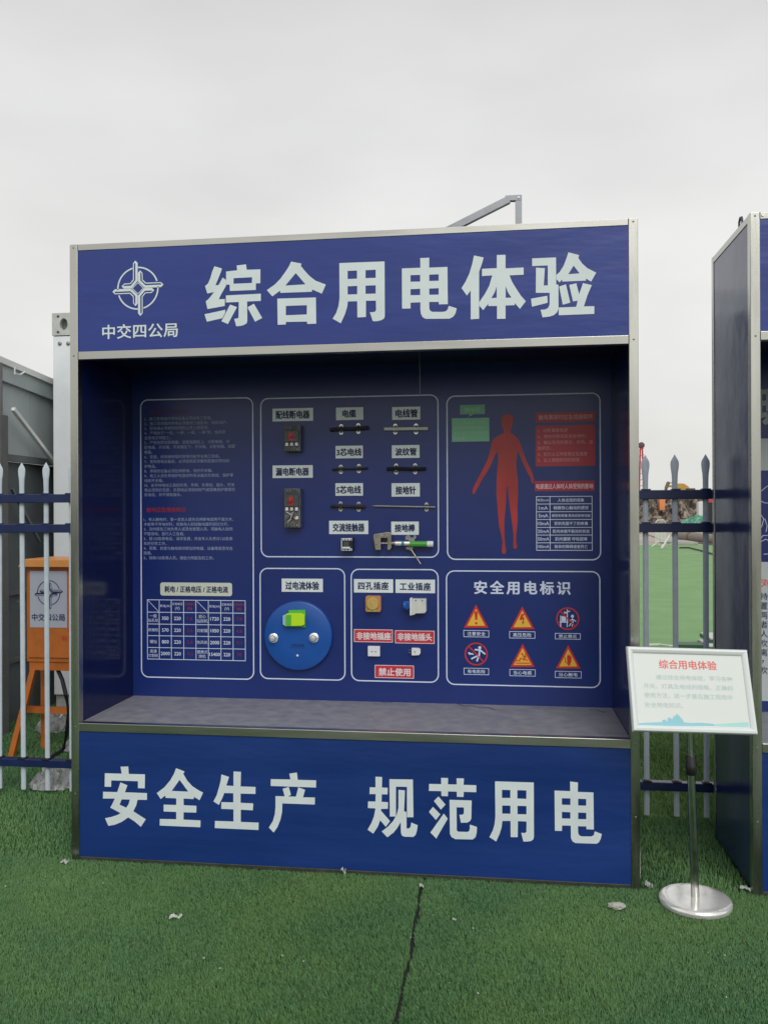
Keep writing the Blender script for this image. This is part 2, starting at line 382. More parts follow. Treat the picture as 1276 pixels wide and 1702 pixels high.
def outline_fill(loops):
    """triangulated fill of closed outlines (holes are loops inside loops), in plane coordinates"""
    c = bpy.data.curves.new('t', 'CURVE'); c.dimensions = '2D'; c.fill_mode = 'BOTH'
    for lp in loops:
        sp = c.splines.new('POLY'); sp.points.add(len(lp)-1); sp.use_cyclic_u = True
        for p_, (x, y) in zip(sp.points, lp): p_.co = (x*20, y*20, 0, 1)
    o = bpy.data.objects.new('t', c); me = bpy.data.meshes.new_from_object(o)
    co = np.empty(len(me.vertices)*3); me.vertices.foreach_get('co', co); co = co.reshape(-1, 3)[:, :2]/20
    fs = [tuple(p.vertices) for p in me.polygons]
    bpy.data.objects.remove(o); bpy.data.curves.remove(c); bpy.data.meshes.remove(me)
    return co, fs
def cut_letter(loops, mat, parent, pl, h, name='lettering'):
    co, fs = outline_fill(loops)
    me_v = [pl.p(x, y, h) for x, y in co]
    o = join_mesh(name, me_v, fs, mat, parent)
    if len(fs):
        n = o.data.polygons[0].normal
        if n.dot(pl.n) < 0: o.data.flip_normals()
    return o
def logo(cx, cy, kx, ky, mat, parent, pl, h, name='emblem'):
    """round emblem: broken ring, diamond and four bent pointed arms with a groove; kx, ky metres per drawing unit"""
    T = lambda x, y: (cx+x*kx, cy+y*ky); loops = []
    out = [(-42, 437), (-2, 397), (-2, 117), (-107, 2), (-240, 2), (-280, 40), (-234, 82), (-132, 84), (-82, 140), (-82, 394)]
    hole = [(-42, 402), (-42, 127), (-120, 44), (-242, 44), (-248, 52), (-227, 67), (-122, 70), (-66, 132), (-66, 388)]
    for q in range(4):
        a = -q*math.pi/2; c, s_ = round(math.cos(a)), round(math.sin(a))
        for lp in (out, hole): loops.append([T((x*c-y*s_)*.918, x*s_+y*c) for x, y in lp])
    for r_ in (96, 80): loops.append([T(r_, 0), T(0, r_), T(-r_, 0), T(0, -r_)])
    for a0, a1 in ((89.6, 18), (3, -74), (-90, -162), (183, 105)):
        an = [rad(a0+(a1-a0)*k/14) for k in range(15)]
        loops.append([T(326*math.cos(t_), 338*math.sin(t_)) for t_ in an]+[T(303*math.cos(t_), 315*math.sin(t_)) for t_ in an[::-1]])
    return cut_letter(loops, mat, parent, pl, h, name)

# ================================================================== GROUND
def sheet(name, x0, x1, y0, y1, z, mat, kind='structure'):
    me = bpy.data.meshes.new(name); me.from_pydata([(x0, y0, z), (x1, y0, z), (x1, y1, z), (x0, y1, z)], [], [(0, 1, 2, 3)])
    me.materials.append(mat); o = bpy.data.objects.new(name, me); COL.objects.link(o); o['kind'] = kind; return o
sheet('ground', -2500, 2500, -2500, 2500, -0.030, concrete)
SEAM_X, SEAM_Y = 1.577, 0.64
def seam_off(y): return 0.004*math.sin(y*7)+0.003*math.sin(y*19+1)
sheet('turf', -14, 16, -12, 3.2, -0.006, turf_m)
sheet('dirt_yard', -60, 60, -80, -12, -0.012, M('yard_dirt', (.13, .11, .09), .9, var=.2, vscale=.5))
sheet('faded_sheen_turf', -40, 60, 3.2, 38, -0.012, far_turf_m)
# slot between the two turf rolls shows the dark backing
f = Flat(); f.strip([(SEAM_X+seam_off(y), y) for y in np.arange(-3, .0, .08)], .016)
join_mesh('turf_seam', [(x, y, -0.002) for x, y in f.v], f.f, M('seam_dark', (0.012, 0.014, 0.012), .9), None)['kind'] = 'structure'

def blades(name, x0, x1, y0, y1, dens, h0, h1, w, mat, keep=None, label=None):
    n = int((x1-x0)*(y1-y0)*dens)
    x = rng.uniform(x0, x1, n); y = rng.uniform(y0, y1, n)
    k = np.ones(n, bool)
    so = 0.004*np.sin(y*7)+0.003*np.sin(y*19+1)
    k &= ~((np.abs(x-SEAM_X-so) < 0.0070+0.0025*np.sin(y*31)) & (y < 0))
    k &= ~((np.abs(y-SEAM_Y-.004*np.sin(x*9)) < 0.008) & (x > 2.4)); k &= ~((np.abs(y+.02-.004*np.sin(x*11)) < 0.005) & (x > 2.78) & (x < 2.92))
    k &= ~((x > 0.0) & (x < 2.46) & (y > 0.01) & (y < .60)); k &= ~((x > 2.9) & (x < 5.3) & (y > 0.01) & (y < .60))
    k &= ~((x-2.651)**2+(y+.11)**2 < .12**2)
    if keep is not None: k &= keep(x, y)
    x, y = x[k], y[k]; n = len(x)
    h = rng.uniform(h0, h1, n); a = rng.uniform(0, 2*np.pi, n)
    patch = .5+.5*np.sin(x*5.1+1.3*np.sin(y*4.3))*np.cos(y*6.7+1.1*np.sin(x*3.1))
    h *= .78+.34*patch
    la = 2.3+.9*np.sin(x*1.9+y*1.1)+rng.normal(0, .9, n); lm = rng.uniform(.25, 1.0, n)*h
    dx, dy = np.cos(a)*w/2, np.sin(a)*w/2; tx, ty = np.cos(la)*lm, np.sin(la)*lm
    V = np.empty((n, 5, 3))
    V[:, 0] = np.stack([x-dx, y-dy, np.full(n, -.005)], 1); V[:, 1] = np.stack([x+dx, y+dy, np.full(n, -.005)], 1)
    V[:, 2] = np.stack([x+dx*.8+tx*.35, y+dy*.8+ty*.35, h*.6], 1); V[:, 3] = np.stack([x-dx*.8+tx*.35, y-dy*.8+ty*.35, h*.6], 1)
    V[:, 4] = np.stack([x+tx, y+ty, h], 1)
    me = bpy.data.meshes.new(name)
    me.vertices.add(n*5); me.vertices.foreach_set('co', V.astype(np.float32).ravel())
    i = np.arange(n)*5; Fq = np.stack([i, i+1, i+2, i+3, i+3, i+2, i+4], 1).ravel()
    me.loops.add(n*7); me.loops.foreach_set('vertex_index', Fq.astype(np.int32))
    st = np.stack([np.arange(n)*7, np.arange(n)*7+4], 1).ravel()
    me.polygons.add(n*2); me.polygons.foreach_set('loop_start', st.astype(np.int32))
    me.update(calc_edges=True); me.validate()
    me.materials.append(mat); o = bpy.data.objects.new(name, me); COL.objects.link(o); o['kind'] = 'stuff'
    tag(o, label, 'grass'); return o

# ================================================================== BOOTH
H, W, ZH, ZS, D, DB = 2.75, 2.46, 2.2353, 0.6155, 0.573, 0.62
PF = wall_plane(-0.003)          # face of header and base boards
PB = wall_plane(D)               # printed back panel
PW = 0.038
def booth(X, W, label, bolts=True):
    t = thing('display_booth', label, 'display booth', (X, 0, 0))
    b = lambda: MB()
    for x0 in (X, X+W-PW): b().box(x0, x0+PW, -0.006, .034, 0, H).build('post', alu, t, .0025)
    for x0 in (X, X+W-.03): b().box(x0, x0+.03, DB-.03, DB, 0, H).build('post', alu, t, .0025)
    xa, xb = X+PW, X+W-PW
    b().box(xa, xb, -.005, .03, H-.029, H-.001).build('rail', alu_h, t, .002)
    b().box(xa, xb, -.005, .03, ZH, ZH+.036).build('rail', alu_h, t, .002)
    b().box(xa, xb, -.008, .03, ZS-.036, ZS+.0015).build('shelf_edge', alu_h, t, .002)
    b().box(xa, xb, -.004, .03, .004, .022).build('rail', M('shaded_rail', (.08, .09, .07), .5, .6, var=.2, vscale=20), t, .002)  # bottom rail darkened: contact shade under the base is put into its colour
    for x0 in (X+.001, X+W-.030):
        b().box(x0, x0+.029, .036, DB-.032, H-.032, H-.002).build('rail', alu_h, t, .002)
    hp = b().box(xa+.0005, xb-.0005, -.003, .026, ZH+.0365, H-.0295).build('header_panel', vinyl, t)
    bp = b().box(xa+.0005, xb-.0005, -.003, .026, .0225, ZS-.0365).build('base_panel', vinyl_base, t)
    back = b().box(X+.0185, X+W-.0185, D, D+.02, .03, H-.035).build('back_panel', vinyl_back, t)
    b().box(X+.004, X+.018, .036, DB-.032, .02, H-.034).build('side_panel', gloss_out, t)
    b().box(X+W-.018, X+W-.004, .036, DB-.032, .02, H-.034).build('side_panel', gloss_out, t)
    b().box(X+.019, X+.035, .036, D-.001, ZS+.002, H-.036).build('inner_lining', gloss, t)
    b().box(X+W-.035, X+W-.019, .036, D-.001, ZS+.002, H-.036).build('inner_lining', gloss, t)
    b().box(X+.03, X+W-.03, .036, D-.001, ZH+.045, ZH+.06).build('ceiling', dark, t)  # unseen ceiling, set low to keep bounced light off the recess top
    b().box(X+.012, X+W-.012, .031, DB-.01, H-.028, H-.006).build('roof', dark, t)
    b().box(xa-.002, xb+.002, .0305, D-.001, ZS-.02, ZS).build('shelf', shelf_m, t)
    for x in (X+PW/2, X+W-PW/2):
        for z in (H-.015, ZH+.018, ZS-.018, .30):
            MB().lathe((x, -.006, z), (0, -1, 0), [(.0045, 0), (.004, .0012), (.0016, .002), (.0004, .0021)], 10).build('rivet', M('rivet_grey', (.26, .26, .24), .45, .9), t)
    for x in (X+PW, X+W-PW):
        for z in (ZH+.018, H-.015): MB().box(x-.0006, x+.0006, -.0068, -.0055, z-.019 if z < H-.02 else z-.014, z+.018 if z < H-.02 else z+.014).build('joint', M('joint_dark', (.05, .05, .05), .7), t)
    return t, hp, bp, back
b1, hp1, bp1, back1 = booth(0.0, W, 'large blue display booth with the white title 综合用电体验 over an open recess')

# the big characters as cut letters: outlines in close-up coordinates (scale, origin), later loops of a character may be holes
BIGC = [
 (6.0762, 335, 430, hp1, {
  '综': [[(132,77),(208,100),(198,135),(165,215),(143,268),(172,268),(192,235),(215,192),(249,215),(249,275),(240,290),(200,360),(176,410),(238,408),(236,478),(62,510),(45,432),(70,410),(100,375),(128,338),(60,352),(38,278),(68,250),(90,200),(110,130)],
   [(250,130),(362,118),(356,70),(450,58),(458,113),(595,108),(595,248),(550,250),(550,316),(288,327),(286,262),(250,264)], [(325,198),(512,188),(510,246),(325,254)],
   [(248,372),(600,354),(600,427),(462,433),(464,630),(455,655),(425,672),(390,680),(352,683),(332,607),(355,606),(375,598),(378,438),(248,443)],
   [(290,464),(360,490),(268,661),(203,632)], [(530,455),(614,600),(542,637),(465,492)], [(32,562),(243,516),(240,548),(212,602),(56,637)]],
  '合': [[(905,30),(1010,50),(1002,72),(1040,120),(1090,175),(1150,222),(1255,262),(1215,354),(1118,312),(1114,335),(796,346),(796,322),(716,381),(660,318),(740,262),(800,200),(850,130),(885,75)], [(952,146),(1050,260),(848,272)],
   [(766,404),(1155,392),(1158,657),(1068,660),(1066,636),(852,640),(852,665),(770,668)], [(852,478),(1064,470),(1064,564),(852,572)]]}),
 (5.8, 545, 415, hp1, {
  '用': [[(110,130),(545,114),(548,640),(540,665),(510,682),(470,690),(432,690),(404,604),(440,603),(458,595),(464,575),(462,492),(366,494),(366,650),(284,654),(282,498),(192,500),(186,550),(165,620),(124,710),(45,666),(80,610),(102,545),(112,470)],
   [(190,206),(280,202),(280,280),(190,284)], [(362,199),(460,194),(460,272),(362,276)], [(190,354),(282,350),(282,430),(190,433)], [(362,348),(460,344),(460,424),(362,427)]],
  '电': [[(888,82),(975,78),(975,174),(1150,167),(1154,526),(1068,528),(1066,504),(974,505),(976,570),(985,590),(1005,600),(1110,600),(1140,592),(1155,570),(1162,542),(1240,566),(1228,615),(1205,648),(1170,666),(940,668),(910,650),(895,620),(890,580),(890,508),(795,512),(796,567),(714,569),(712,182),(890,175)],
   [(795,247),(888,244),(888,308),(795,310)], [(975,242),(1066,238),(1066,300),(975,303)], [(795,382),(888,378),(888,438),(795,440)], [(975,376),(1066,372),(1066,434),(975,436)]]}),
 (5.3167, 762, 412, hp1, {
  '体': [[(135,68),(220,86),(205,140),(180,212),(180,627),(106,632),(106,378),(72,422),(25,356),(60,300),(95,225),(120,140)],
   [(336,64),(413,62),(413,182),(572,174),(573,238),(448,244),(470,300),(510,365),(550,425),(592,472),(540,540),(495,488),(494,507),(413,510),(413,627),(338,628),(338,514),(262,515),(260,495),(216,551),(181,512),(181,480),(230,410),(270,335),(296,244),(206,250),(206,186),(336,180)],
   [(335,342),(335,442),(288,445),(318,392)], [(414,340),(435,395),(465,440),(414,442)]],
  '验': [[(648,94),(858,85),(860,325),(880,326),(880,540),(868,570),(840,595),(800,608),(740,615),(722,548),(765,545),(790,530),(802,500),(802,398),(680,398),(682,176),(760,180),(750,333),(786,333),(786,156),(648,162)],
   [(968,40),(1062,65),(1055,90),(1090,140),(1135,180),(1213,220),(1168,299),(1124,272),(1122,290),(915,299),(912,280),(890,306),(861,278),(861,240),(890,215),(925,160),(950,95)], [(1014,158),(1066,226),(966,234)],
   [(886,343),(946,322),(984,485),(918,503)], [(975,328),(1038,314),(1062,412),(1080,360),(1096,312),(1174,330),(1135,420),(1104,518),(1196,516),(1196,584),(882,596),(882,528),(1036,522),(1050,468),(1008,474)], [(638,450),(782,424),(784,486),(646,521)]]}),
 (7.0889, 165, 1265, bp1, {
  '安': [[(255,65),(346,62),(352,150),(542,155),(540,320),(460,318),(460,236),(146,226),(144,302),(68,300),(70,142),(268,147)],
   [(254,250),(336,284),(306,366),(566,376),(566,456),(455,455),(440,520),(405,590),(552,684),(494,773),(420,710),(345,662),(270,715),(190,748),(112,762),(72,672),(150,656),(215,635),(255,612),(134,548),(160,500),(188,440),(48,440),(50,360),(216,364)], [(268,450),(364,452),(350,505),(322,548),(244,512)]],
  '全': [[(908,82),(1010,122),(992,148),(1040,230),(1100,295),(1160,335),(1226,370),(1184,460),(1120,420),(1114,446),(996,440),(998,518),(1148,526),(1146,606),(996,602),(996,688),(1196,698),(1194,778),(715,758),(717,680),(910,684),(910,598),(762,592),(762,512),(910,516),(910,438),(785,432),(782,404),(728,446),(680,376),(770,308),(840,225),(885,145)], [(950,220),(1050,358),(856,350)]]}),
 (7.0889, 350, 1270, bp1, {
  '生': [[(130,120),(220,150),(188,252),(272,256),(272,85),(360,90),(356,262),(532,268),(530,350),(356,347),(356,455),(504,462),(500,543),(358,536),(358,680),(568,688),(566,775),(52,752),(54,668),(272,675),(272,532),(128,526),(130,446),(270,450),(270,342),(164,340),(140,400),(100,480),(36,438),(75,365),(108,250),(122,190)]],
  '产': [[(928,112),(1018,98),(1028,184),(1244,190),(1242,275),(710,256),(711,176),(942,180)],
   [(766,376),(874,378),(850,290),(922,267),(948,360),(916,380),(1006,382),(1020,330),(1034,272),(1114,302),(1090,390),(1230,392),(1228,475),(846,462),(844,560),(825,650),(790,740),(744,805),(688,746),(735,670),(758,590),(766,500)]]}),
 (6.5436, 605, 1282, bp1, {
  '规': [[(124,58),(196,60),(194,175),(256,178),(254,250),(192,250),(190,330),(260,335),(258,406),(186,408),(182,425),(282,540),(236,602),(175,530),(150,600),(100,676),(38,634),(80,560),(108,490),(124,402),(42,398),(44,326),(124,328),(126,246),(60,246),(62,172),(124,174)],
   [(275,84),(530,88),(536,498),(466,498),(466,168),(346,166),(346,490),(280,490)],
   [(374,200),(372,400),(355,470),(315,540),(260,600),(192,652),(252,716),(320,665),(360,615),(398,550),(400,665),(412,698),(438,710),(535,712),(560,690),(575,640),(582,584),(512,556),(505,600),(490,620),(462,620),(460,440),(434,434),(444,206)]],
  '范': [[(836,70),(912,72),(910,140),(1006,142),(1004,74),(1084,76),(1080,146),(1218,150),(1218,226),(1082,222),(1080,278),(1008,276),(1006,220),(912,218),(910,270),(840,268),(838,214),(704,212),(706,136),(838,138)],
   [(808,272),(884,360),(834,416),(758,322)], [(748,385),(828,466),(780,528),(704,440)], [(866,458),(908,514),(784,730),(720,664)],
   [(928,308),(1168,316),(1164,515),(1150,540),(1120,556),(1052,558),(1034,472),(1070,470),(1084,455),(1084,392),(1004,390),(1006,640),(1020,655),(1120,658),(1140,650),(1148,625),(1148,578),(1226,604),(1222,670),(1210,715),(1180,740),(990,736),(950,715),(932,680)]]}),
 (6.38, 805, 1290, bp1, {
  '用': [[(110,54),(520,66),(522,640),(515,670),(490,688),(455,692),(410,692),(388,600),(425,602),(442,590),(444,480),(352,476),(350,646),(276,645),(274,474),(188,474),(178,550),(155,620),(122,692),(50,645),(85,580),(105,510),(114,430)],
   [(184,144),(272,146),(272,230),(184,230)], [(346,148),(442,150),(442,240),(346,236)], [(186,310),(273,312),(273,398),(186,396)], [(348,314),(443,316),(443,404),(348,402)]],
  '电': [[(905,56),(988,66),(986,166),(1152,172),(1156,565),(1078,562),(1076,532),(988,530),(990,600),(1000,625),(1025,637),(1130,638),(1155,625),(1166,584),(1240,612),(1228,665),(1210,700),(1185,716),(960,708),(930,690),(914,655),(912,524),(820,522),(818,580),(744,578),(740,152),(906,158)],
   [(818,233),(908,235),(908,304),(818,302)], [(990,239),(1075,241),(1075,312),(990,310)], [(818,378),(908,382),(908,450),(818,447)], [(990,385),(1076,388),(1076,456),(990,454)]]}),
]
for k_, u_, v_, par_, chars_ in BIGC:
    for ch_, lps_ in chars_.items():
        cut_letter([[(lambda q: (q.x, q.z))(at(u_+x/k_, v_+y/k_, -.003)) for x, y in lp] for lp in lps_], letter, par_, PF, .0015)
c = at(229.7, 479.2, -.003)
logo(c.x, c.z, (at(240, 479, -.003).x-at(230, 479, -.003).x)/94.52, (at(230, 470, -.003).z-at(230, 480, -.003).z)/94.52, letter, hp1, PF, .0015)
text('中交四公局', rpx(170.5, 538, 296, 562, -.003), letter, hp1, PF, .0015, b=(.018, .012), res=56, sp=1.04)

# thin hanging wire and shelf cracks
a = at(697, 612, .30)
MB().tube([(a.x, .30, ZH+.045), (a.x+.002, .30, a.z-.09), (a.x+.001, .30, a.z-.125)], .0016, 6).build('hanging_wire', M('grey_wire', (.25, .25, .27), .4), b1)
f = Flat()
def crack(pts, w):
    P = [atz(u, v, ZS) for u, v in pts]; f.strip([(p.x, p.y) for p in P], w)
crack([(760, 1170), (772, 1174), (784, 1173), (798, 1177), (811, 1176), (822, 1180)], .005)
crack([(978, 1180), (990, 1179), (1001, 1184), (1008, 1183)], .005)
crack([(622, 1165), (640, 1168), (655, 1167)], .003)
join_mesh('crack', [(x, y, ZS+.0008) for x, y in f.v], f.f, crack_m, b1)['kind'] = 'stuff'

# ---------------- printed back panel
R_ = lambda *a: rpx(*a, D)
f = Flat()
for bx in ((235, 663, 421, 1127), (434, 659.5, 728, 925.7), (432.8, 945, 573, 1129), (584, 946.5, 728, 1132.5), (743, 656, 997, 930), (742, 949.5, 996.5, 1140)):
    f.strip(rrect(*R_(*bx), .038, 7), .0058, closed=True)
f.build('panel_border', print_w, back1, PB, .001)

# left box: safety rules in small type
RULES = ['1、施工现场临时用电设备必须由电工安装，', '2、施工现场临时用电必须做到三级配电、两级保护。', '3、配电箱必须做到防雨防尘并上锁管理。',
 '4、严格执行“一机、一闸、一漏、一箱”制，做到安', '全用电文明施工。', '5、严格按照总配电箱，总配电箱在上、分配电箱，分', '配电箱，开关箱，开关箱在下。开关箱、分配电箱、总配', '电箱。',
 '6、安装、拆除维修临时用电均由专业电工完成。', '7、使用用电设备前，必须按规定穿戴和配备好劳动防', '护用品。', '8、停用的设备必须拉闸断电，锁好开关箱。', '9、电工人员负责保护检查好所有设备的负荷线、保护零',
 '线和开关箱。', '10、各手持电动工具的外壳、手柄、负荷线、插头、开关', '等必须完好无损，负荷线必须保持耐气候型橡皮护套铜芯', '软电缆，并不得有接头。']
FIRST = ['1、有人触电时，第一发现人首先拉闸断电或用干燥方木、', '木板等不导电材料，将触电人和接触电器的部位分开。', '2、及时报告工地负责人或其他管理人员，将触电人抬到', '平整场地，施行人工急救。', '3、拨120急救电话，请求急救，并由专人负责对120急救',
 '车的引导工作。', '4、观察、检查与触电相邻部位的电器、设备等是否存在', '隐患。', '5、协助120急救人员，做些力所能及的工作。']
def lines(arr, v0, dv, u0, mat, emw, parent, pl, Y, b=None):
    """rows of small type, one part per row"""
    for i, s in enumerate(arr):
        co, fs = glyphs(s); v = v0+i*dv; p = at(u0, v, Y); wd = (co[:, 0].max()-co[:, 0].min())*emw
        ht = (co[:, 1].max()-co[:, 1].min())*emw
        text(s, (p.x, p.x+wd, p.z-ht/2, p.z+ht/2), mat, parent, pl, .0012, b=b)
rule_m = M('print_faded_white', (0.34, 0.40, 0.58), 0.45)
EM = .0192
lines(RULES, 696.5, 7.88, 240.5, rule_m, EM, back1, PB, D)
lines(FIRST, 863.5, 7.95, 239.5, rule_m, EM, back1, PB, D)
text('用电安全须知', R_(248, 680.5, 312, 688.5), M('print_faint_red', (.13, .012, .04), .4), back1, PB, .0012)
text('触电应急措施知识', R_(244, 843, 309, 851.5), print_dred, back1, PB, .0012, b=(.02, .02), res=24)
# rounded title plate and power table
def plate(bx, s, tb=None, mat=plate_w, ink=plate_ink, parent=b1, border=None, rr=None, sp=1.0, keep=False, b=(.036, .026), res=44):
    x0, x1, z0, z1 = R_(*bx)
    if rr: pts = rrect(x0, x1, z0, z1, rr)
    else: pts = [(x0, z0), (x1, z0), (x1, z1), (x0, z1)]
    m = MB().prism(pts, D-.0022, D-.0001).build('label_plate', mat, parent)
    if border: Flat().strip([(x0+.002, z0+.002), (x1-.002, z0+.002), (x1-.002, z1-.002), (x0+.002, z1-.002)], .003, closed=True).build('border', border, m, PB, .0028)
    text(s, R_(*tb) if tb else (x0+(x1-x0)*.07, x1-(x1-x0)*.07, z0+(z1-z0)*.17, z1-(z1-z0)*.17), ink, m, PB, .0030, b=b, sp=sp, res=res, keep=keep)
    return m
def Z5(a): return (430+a[0]/4.116, 650+a[1]/4.116, 430+a[2]/4.116, 650+a[3]/4.116)
def Z6(a): return (430+a[0]/4.116, 930+a[1]/4.116, 430+a[2]/4.116, 930+a[3]/4.116)
plate((267, 968.4, 386, 990.3), '耗电 / 正格电压 / 正格电流', (274, 974, 379.5, 985), rr=.012, mat=M('plate_cream', (.62, .66, .56), .45))
for s, bx, tb in (('配线断电器', (95, 118, 372, 206), (117, 133, 350, 190)), ('电缆', (529, 112, 715, 198), (572, 128, 667, 182)), ('电线管', (912, 108, 1104, 196), (934, 124, 1087, 182)),
                  ('3芯电线', (526, 374, 712, 460), (532, 392, 704, 444)), ('波纹管', (910, 370, 1099, 458), (933, 388, 1079, 442)), ('漏电断电器', (96, 508, 370, 594), (117, 524, 345, 580)),
                  ('5芯电线', (525, 630, 713, 716), (531, 648, 700, 702)), ('接地针', (908, 630, 1101, 722), (935, 650, 1075, 708)), ('交流接触器', (482, 887, 749, 978), (506, 904, 724, 962)),
                  ('接地棒', (906, 893, 1094, 983), (929, 910, 1069, 964))):
    plate(Z5(bx), s, Z5(tb), b=(.042, .030))
plate(Z6((158, 131, 439, 221)), '过电流体验', Z6((183, 150, 414, 207)), b=(.040, .028))
plate(Z6((651, 134, 919, 226)), '四孔插座', Z6((679, 152, 888, 207)), b=(.034, .026), sp=1.12)
plate(Z6((935, 137, 1205, 229)), '工业插座', Z6((964, 157, 1176, 212)), b=(.034, .026), sp=1.12)
plate(Z6((651, 477, 917, 566)), '非接地插座', Z6((668, 497, 904, 549)), mat=plate_red, ink=M('plate_pink_ink', (.75, .66, .68), .4), border=M('plate_pink_ink', (.75, .66, .68), .4))
plate(Z6((931, 485, 1202, 575)), '非接地插头', Z6((948, 503, 1185, 555)), mat=plate_red, ink=MATS['plate_pink_ink'], border=MATS['plate_pink_ink'])
plate(Z6((793, 722, 1062, 812)), '禁止使用', Z6((820, 742, 1038, 796)), mat=plate_red, ink=MATS['plate_pink_ink'], border=MATS['plate_pink_ink'], sp=1.05)

def Z4(x, y): return 220+x/5.8, 930+y/5.8
def table(parent_name, xs, ys, conv, diag=(), w=.0032):
    f = Flat()
    P = [[at(*conv(x, y), D) for x in xs] for y in ys]
    X = [sum(P[j][i].x for j in range(len(ys)))/len(ys) for i in range(len(xs))]
    Zz = [sum(P[j][i].z for i in range(len(xs)))/len(xs) for j in range(len(ys))]
    for z in Zz: f.rect(X[0]-w/2, X[-1]+w/2, z-w/2, z+w/2)
    for x in X:
        for j in range(len(ys)-1): f.rect(x-w/2, x+w/2, Zz[j+1]+w/2, Zz[j]-w/2)
    for i, j in diag: f.strip([(X[i]+.003, Zz[j]-.003), (X[i+1]-.003, Zz[j+1]+.003)], w*.8)
    o = f.build('table', print_w, b1, PB, .001)
    return o, X, Zz
tb, X, Zz = table('t', (148, 262, 378, 497, 615, 735, 855, 972, 1090), (392, 512, 627, 740, 855, 967), Z4, ((0, 0), (4, 0)))
def cell(i, j, s, mat=print_w, fh=.3, b=None, t=tb, X=X, Zz=Zz, fw=.86):
    cx, cz = (X[i]+X[i+1])/2, (Zz[j]+Zz[j+1])/2; hw = (X[i+1]-X[i])*fw/2; rows = s.split('\n'); hh = (Zz[j]-Zz[j+1])*fh/2
    for k, r in enumerate(rows):
        c_ = cz+(len(rows)-1-2*k)*hh*1.25
        text(r, (cx-hw, cx+hw, c_-hh, c_+hh), mat, t, PB, .0012, keep=True, b=b, res=30)
for k in (0, 4):
    cell(k+1, 0, '耗电(W)'); cell(k+2, 0, '正格电压\n(V)'); cell(k+3, 0, '正格电流\n(A)', print_red)
for j, (n, w_, a_, n2, w2, a2) in enumerate((('一般\n钻孔机', '350', '1.6', '岩心\n钻探机', '1720', '7.8'), ('研磨机', '570', '2.6', '切割锯', '1050', '4.8'), ('锤钻', '800', '3.6', '热风机', '2000', '9.1'), ('高速\n切割机', '2000', '9.1', '便携式\n焊机', '15400', '70'))):
    for k, s in enumerate((n, w_, '220', a_, n2, w2, '220', a2)):
        cell(k, j+1, s, print_dred if k in (3, 7) else print_w, b=(.015, .015) if k in (1, 2, 5, 6) else None)

# right box: body figure, notes and table
def Z7(x, y): return 730+x/3.867, 640+y/3.867
OUT = [(437,186),(458,190),(470,206),(474,235),(468,262),(459,280),(456,306),(480,322),(505,345),(520,375),(528,402),(540,440),(560,490),(583,535),(597,570),(606,600),(607,628),(600,636),(590,618),(583,592),
 (570,572),(550,530),(527,478),(505,425),(497,460),(492,500),(496,550),(503,620),(505,700),(500,790),(502,850),(499,910),(492,965),(492,1005),(498,1042),(490,1054),(476,1048),(474,1020),(476,970),(468,900),(460,840),(449,760),(437,655),
 (430,655),(427,760),(418,850),(416,920),(418,985),(424,1040),(428,1074),(418,1086),(403,1082),(401,1060),(405,1005),(395,955),(382,900),(374,800),(366,700),(367,610),(373,530),(378,470),(372,425),(356,452),(332,510),(305,560),(280,598),(258,635),(240,672),(226,700),(214,700),(212,680),(220,655),(238,618),(262,572),(290,520),(312,470),(328,415),(334,372),(350,342),(380,325),(412,308),(412,284),(402,262),(396,235),(399,206),(412,191)]
pts = [at(*Z7(x, y), D) for x, y in OUT]
fig = Flat().poly([(p.x, p.z) for p in pts][::-1]).build('body_figure', figure_red, b1, PB, .001)
def R7(x0, y0, x1, y1): return rpx(*Z7(x0, y0), *Z7(x1, y1), D)
def note(name, r, mat): return Flat().rect(*R7(*r)).build(name, mat, b1, PB, .0008)
g1 = note('caption_box', (132, 127, 292, 188), print_green)
text('触电是', R7(162, 142, 262, 174), print_lgreen, g1, PB, .0016, b=(.02, .02))
Flat().poly([(at(*Z7(x, y), D).x, at(*Z7(x, y), D).z) for x, y in ((218, 189), (188, 203), (196, 189))]).build('speech_tail', print_lgreen, g1, PB, .0009)
g2 = note('caption_box', (80, 212, 320, 363), M('print_box_green', (.20, .50, .31), .4))
for k, s in enumerate(('　　人体是导体，', '就是这种错误的触电，', '电流通过人体造成的', '的现象')):
    L0 = {0: (150, 300), 1: (94, 296), 2: (94, 304), 3: (94, 164)}[k]
    text(s.strip('　'), R7(L0[0], 226+k*34.5, L0[1], 251+k*34.5), M('note_ink_green', (.30, .62, .38), .4), g2, PB, .0014)
r1 = note('caption_box', (617, 174, 1000, 238), box_red)
text('触电事故时应急措施顺序', R7(636, 188, 984, 222), print_pink, r1, PB, .0014, b=(.018, .012), res=32)
r2 = note('caption_box', (617, 258, 1000, 521), box_red)
for k, (s, xe) in enumerate((('1、切断事故电源', 822), ('2、把伤员移动至安全场所；', 942), ('3、确认伤员的意识、外伤、出', 984), ('血状态；', 716), ('4、实行人工呼吸等应急措施', 948), ('5、以上措施和同时报警', 900))):
    text(s, R7(630, 279+k*38, xe, 304+k*38), print_pink, r2, PB, .0014)
r3 = note('caption_box', (612, 616, 995, 681), M('box_bright_red', (.42, .022, .06), .4))
text('电源通过人体时人体受到的影响', R7(620, 633, 987, 668), M('note_pink', (.75, .50, .50), .4), r3, PB, .0014, b=(.028, .018), res=32)
t2, X2, Z2 = table('t', (623, 710, 980), (716, 764, 814, 864, 915, 964, 1014, 1062), Z7)
